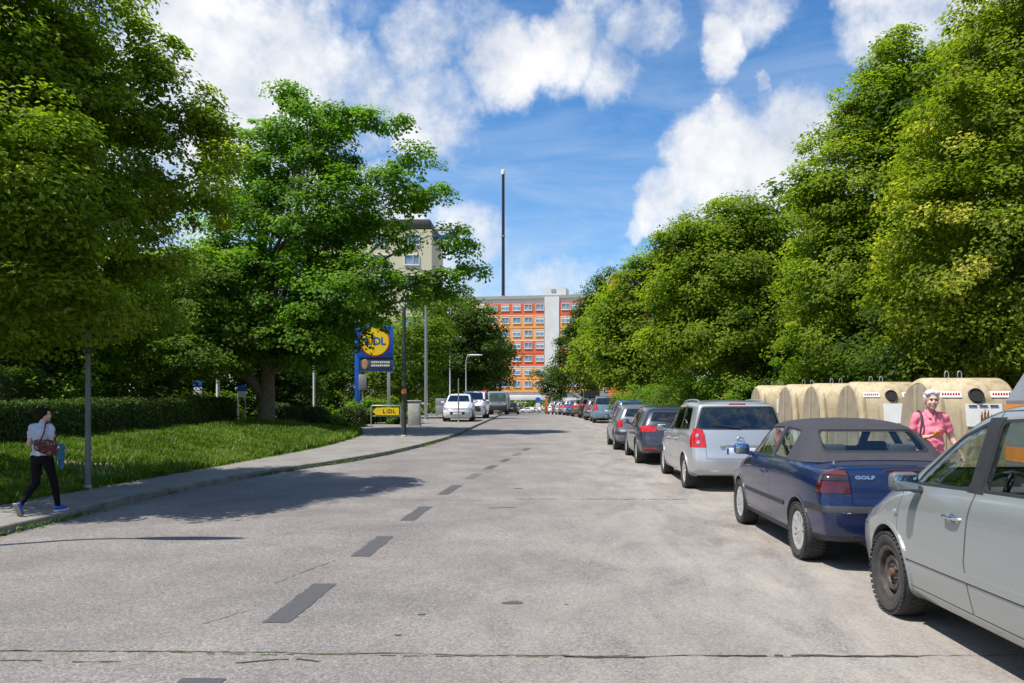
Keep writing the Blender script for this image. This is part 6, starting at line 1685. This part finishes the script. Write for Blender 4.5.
# dark lower grilles
for car, H, D, z0, z1, w in ((cs,Hs,SUV,.40,.56,.42),(cs,Hs,SUV,.70,.76,.45),(cv,Hv,VAN,.45,.85,.60)):
    w = w; P_ = [(-w,z0),(w,z0),(w*1.05,z1),(-w*1.05,z1)]
    gme = INT(H.shell(-.004,.02), prismY(P_, D['L']/2-.8, D['L']/2+1)); H.smooth_on(gme); link('grille', gme, M_blk, car)
x = repaint(ce, P_black, 'dark estate car parked far off left of the passage', -4.6, 100, ESTATE, group=G2)
x = repaint(c5, P_silver2, 'silver hatchback standing beyond the truck on the left', -6.6, 94, OLDHATCH, group=G2)
for k, (px, D_, src, pt, lab, dd) in enumerate([(527,205,c5,P_white,'white hatchback seen through the passage, left one',OLDHATCH),(534,206,c4,P_white,'white hatchback seen through the passage, right one',HATCH),(519,208,c4,P_char,'dark hatchback seen through the passage',HATCH)]):
    x = repaint(src, pt, lab, (px-548)*D_/800, D_, dd, rz=R(84), group='cars beyond the passage')
# small municipal truck facing us: cab with blue-green windscreen, yellow bumper, red beacon board
T = empty('truck', (-4.55,72.0,float(GZ(-4.55,72)))); tag(T, 'small pale truck with a red warning board beyond the white van on the left', 'truck', G2)
M_tgre = simple('truck_blue_green',(.30,.36,.38),.4,coat=.6); M_tyel = simple('truck_yellow',(.70,.48,.03),.5); M_tred = simple('warning_red',(.62,.03,.02),.5)
MB().box((0,.9,1.25),(1.75,1.7,1.7),bev=.10).build('cab', M_tgre, T, 40); MB().box((0,.03,1.62),(1.45,.05,.72),bev=.02).build('windscreen', M_glassd, T)
MB().box((0,.0,.62),(1.78,.14,.42),bev=.04).build('bumper', M_moul, T); MB().box((0,3.2,1.15),(1.85,2.8,.9),bev=.03).build('load_box', M_galv, T)
MB().box((-1.15,.3,1.75),(.40,.06,1.0)).build('warning_board', M_tred, T)
for sx in (-1,1):
    for y in (.9,3.7): MB().lathe([(.0005,sx*.62),(.36,sx*.62),(.38,sx*.66),(.38,sx*.84),(.35,sx*.87),(.0005,sx*.87)],24,'x',c=(0,y,.38)).build('wheel', M_tyre, T, 40)
    MB().ball((sx*.62,-.02,.95),(.12,.05,.10)).build('headlight', M_clear, T); MB().box((sx*1.02,.1,1.7),(.10,.10,.32),bev=.03).build('mirror', M_blk, T)
# ------------------------------------------------------------------ sun, sky, camera
EL, AZX, AZY = R(62), .87, .49          # light travels towards (+x, +y)
hv = Vector((AZX*cos(EL), AZY*cos(EL), -sin(EL))).normalized()
ld = bpy.data.lights.new('sun', 'SUN'); ld.energy = 4.8; ld.angle = R(.55); ld.color = (1.0,.95,.87)
lo = bpy.data.objects.new('sun', ld); COL.objects.link(lo); lo.rotation_euler = hv.to_track_quat('-Z','Y').to_euler(); lo.location = (-20,-20,40)
w = bpy.data.worlds.new('World'); SC.world = w; w.use_nodes = True; nt = w.node_tree; nt.nodes.clear()
out = nt.nodes.new('ShaderNodeOutputWorld'); bg = nt.nodes.new('ShaderNodeBackground')
sky = nt.nodes.new('ShaderNodeTexSky'); sky.sky_type = 'NISHITA'; sky.sun_disc = False; sky.sun_elevation = EL
sky.sun_rotation = math.atan2(-AZX, -AZY); sky.altitude = 500; sky.air_density = 1.0; sky.dust_density = .35; sky.ozone_density = 3.0
geo = nt.nodes.new('ShaderNodeTexCoord'); V = geo.outputs['Generated']
def vm(op, a, b=None):
    n = nt.nodes.new('ShaderNodeVectorMath'); n.operation = op
    for i, q in enumerate((a,b)):
        if q is None: continue
        if hasattr(q,'node'): nt.links.new(q, n.inputs[i])
        else: n.inputs[i].default_value = q
    return n
def ma(op, a, b=None, c=None, clamp=False):
    n = nt.nodes.new('ShaderNodeMath'); n.operation = op; n.use_clamp = clamp
    for i, q in enumerate((a,b,c)):
        if q is None: continue
        if hasattr(q,'node'): nt.links.new(q, n.inputs[i])
        else: n.inputs[i].default_value = q
    return n.outputs[0]
# warped direction, so cloud heaps have ragged edges
wn = noise(nt, 5.5, 8, .62, vec=V); wn.noise_dimensions = '3D'
ws = vm('SUBTRACT', wn.outputs['Color'], (.5,.5,.5)); wsc = vm('SCALE', ws.outputs[0]); wsc.inputs['Scale'].default_value = .13
Wd = vm('NORMALIZE', vm('ADD', V, wsc.outputs[0]).outputs[0]).outputs[0]
def cdir(px, py): return Vector((px-548, 800, 408-py)).normalized()
CL = [(250,60,105,1),(170,10,70,1),(330,90,80,.9),(420,45,56,.85),(500,64,50,.9),(430,110,60,.9),(565,50,48,.9),(645,35,42,.9),(720,62,34,1.0),(745,10,60,.75),(610,80,40,.7),(900,10,66,1),(960,-10,80,1),
      (800,130,60,1.0),(740,170,70,1.0),(690,165,45,.9),(660,200,40,.8),(790,190,70,.9),(720,215,70,.7),(640,215,22,.9),(630,230,16,.8),(720,118,9,.9),(770,84,11,1.0),(778,100,9,.8),(726,130,8,.8),
      (460,235,48,.8),(440,280,70,.8),(500,290,60,.6),(395,215,30,.9),(375,190,40,.8),(545,300,60,.5),(230,150,90,.95),(300,200,80,.8),(120,100,120,.8),(60,-20,140,.8),(100,250,200,.7),(-200,100,260,.8),(1150,150,250,.8),(330,-60,120,.5),
      (620,300,80,.4),(860,300,150,.5),(520,80,26,.6),(600,30,70,.62),(460,30,60,.6),(490,40,40,.5)]
# heaps elsewhere in the sky, for reflections
rc = random.Random(8)
acc = None
for px, py, r, a in CL:
    d = cdir(px, py); ang = r/800*(d.y)      # rough angular radius
    dt = nt.nodes.new('ShaderNodeVectorMath'); dt.operation = 'DOT_PRODUCT'; nt.links.new(Wd, dt.inputs[0]); dt.inputs[1].default_value = d
    mr = nt.nodes.new('ShaderNodeMapRange'); mr.interpolation_type = 'SMOOTHSTEP'
    mr.inputs[1].default_value = cos(ang*1.28); mr.inputs[2].default_value = cos(ang*.2); mr.inputs[3].default_value = 0; mr.inputs[4].default_value = a
    nt.links.new(dt.outputs['Value'], mr.inputs[0])
    acc = mr.outputs[0] if acc is None else ma('MAXIMUM', acc, mr.outputs[0])
# general broken cover behind the camera
sep = nt.nodes.new('ShaderNodeSeparateXYZ'); nt.links.new(V, sep.inputs[0])
back = ma('MULTIPLY', ma('LESS_THAN', sep.outputs[1], .15), .55); acc = ma('MAXIMUM', acc, back)
fn = noise(nt, 7, 10, .62, vec=V); fn2 = noise(nt, 26, 8, .66, vec=V)
dens = ma('ADD', ma('MULTIPLY', acc, .95), ma('MULTIPLY', ma('SUBTRACT', fn.outputs[0], .5), 1.5))
dens = ma('ADD', dens, ma('MULTIPLY', ma('SUBTRACT', fn2.outputs[0], .5), .62))
mk = nt.nodes.new('ShaderNodeMapRange'); mk.interpolation_type = 'SMOOTHSTEP'; mk.inputs[1].default_value = .33; mk.inputs[2].default_value = .98; nt.links.new(dens, mk.inputs[0])
# thin veil low over the horizon, streaked
mp = nt.nodes.new('ShaderNodeMapping'); mp.inputs['Scale'].default_value = (2.2,2.2,11); mp.inputs['Rotation'].default_value = (0,R(7),0); nt.links.new(V, mp.inputs[0])
vn = noise(nt, 2.2, 9, .6, vec=mp.outputs[0], dist=.5)
vr = nt.nodes.new('ShaderNodeMapRange'); vr.inputs[1].default_value = .40; vr.inputs[2].default_value = .78; vr.inputs[3].default_value = 0; vr.inputs[4].default_value = .62; nt.links.new(vn.outputs[0], vr.inputs[0])
hz = nt.nodes.new('ShaderNodeMapRange'); hz.inputs[1].default_value = .55; hz.inputs[2].default_value = .05; nt.links.new(sep.outputs[2], hz.inputs[0])
veil = ma('MULTIPLY', vr.outputs[0], ma('MULTIPLY_ADD', hz.outputs[0], .9, .25), clamp=True)
# cloud body: bright heads, greyer bellies
sh_ = noise(nt, 9, 8, .6, vec=V); 
mpu = nt.nodes.new('ShaderNodeMapping'); mpu.inputs['Location'].default_value = (.02,0,-.045); nt.links.new(V, mpu.inputs[0]); fnu = noise(nt, 7, 10, .62, vec=mpu.outputs[0])
lit = ma('MULTIPLY_ADD', ma('SUBTRACT', fn.outputs[0], fnu.outputs[0]), 2.6, .55, clamp=True)
lit2 = ma('ADD', ma('MULTIPLY', lit, .7), ma('MULTIPLY', sh_.outputs[0], .35), clamp=True)
cr = ramp(nt, lit2, [(.15,(3.6,4.0,4.7)),(.5,(5.0,5.25,5.7)),(.85,(6.5,6.5,6.55))])
skyg = nt.nodes.new('ShaderNodeHueSaturation'); skyg.inputs['Saturation'].default_value = 1.25; skyg.inputs['Value'].default_value = 1.12; nt.links.new(sky.outputs[0], skyg.inputs['Color'])
c1_ = mixc(nt, veil, skyg.outputs[0], (3.9,4.7,5.8))
c2_ = mixc(nt, mk.outputs[0], c1_, cr.outputs[0])
nt.links.new(c2_, bg.inputs[0]); bg.inputs[1].default_value = .112; nt.links.new(bg.outputs[0], out.inputs[0])
cam = bpy.data.cameras.new('camera'); co = bpy.data.objects.new('camera', cam); COL.objects.link(co); SC.camera = co
co.location = (0,0,1.55); co.rotation_euler = (R(90),0,0); cam.sensor_width = 36; cam.lens = 36*800/1024
cam.shift_x = -36/1024; cam.shift_y = (408-341.5)/1024; cam.clip_end = 3000; cam.clip_start = .05
SC.view_settings.view_transform = 'Standard'; SC.view_settings.look = 'None'; SC.view_settings.gamma = 1; SC.view_settings.exposure = 0.5
SC.render.engine = 'CYCLES'; SC.cycles.use_denoising = True; SC.cycles.max_bounces = 7; SC.cycles.transparent_max_bounces = 12
SC.cycles.diffuse_bounces = 4; SC.cycles.glossy_bounces = 3; SC.cycles.transmission_bounces = 4; SC.cycles.sample_clamp_indirect = 6
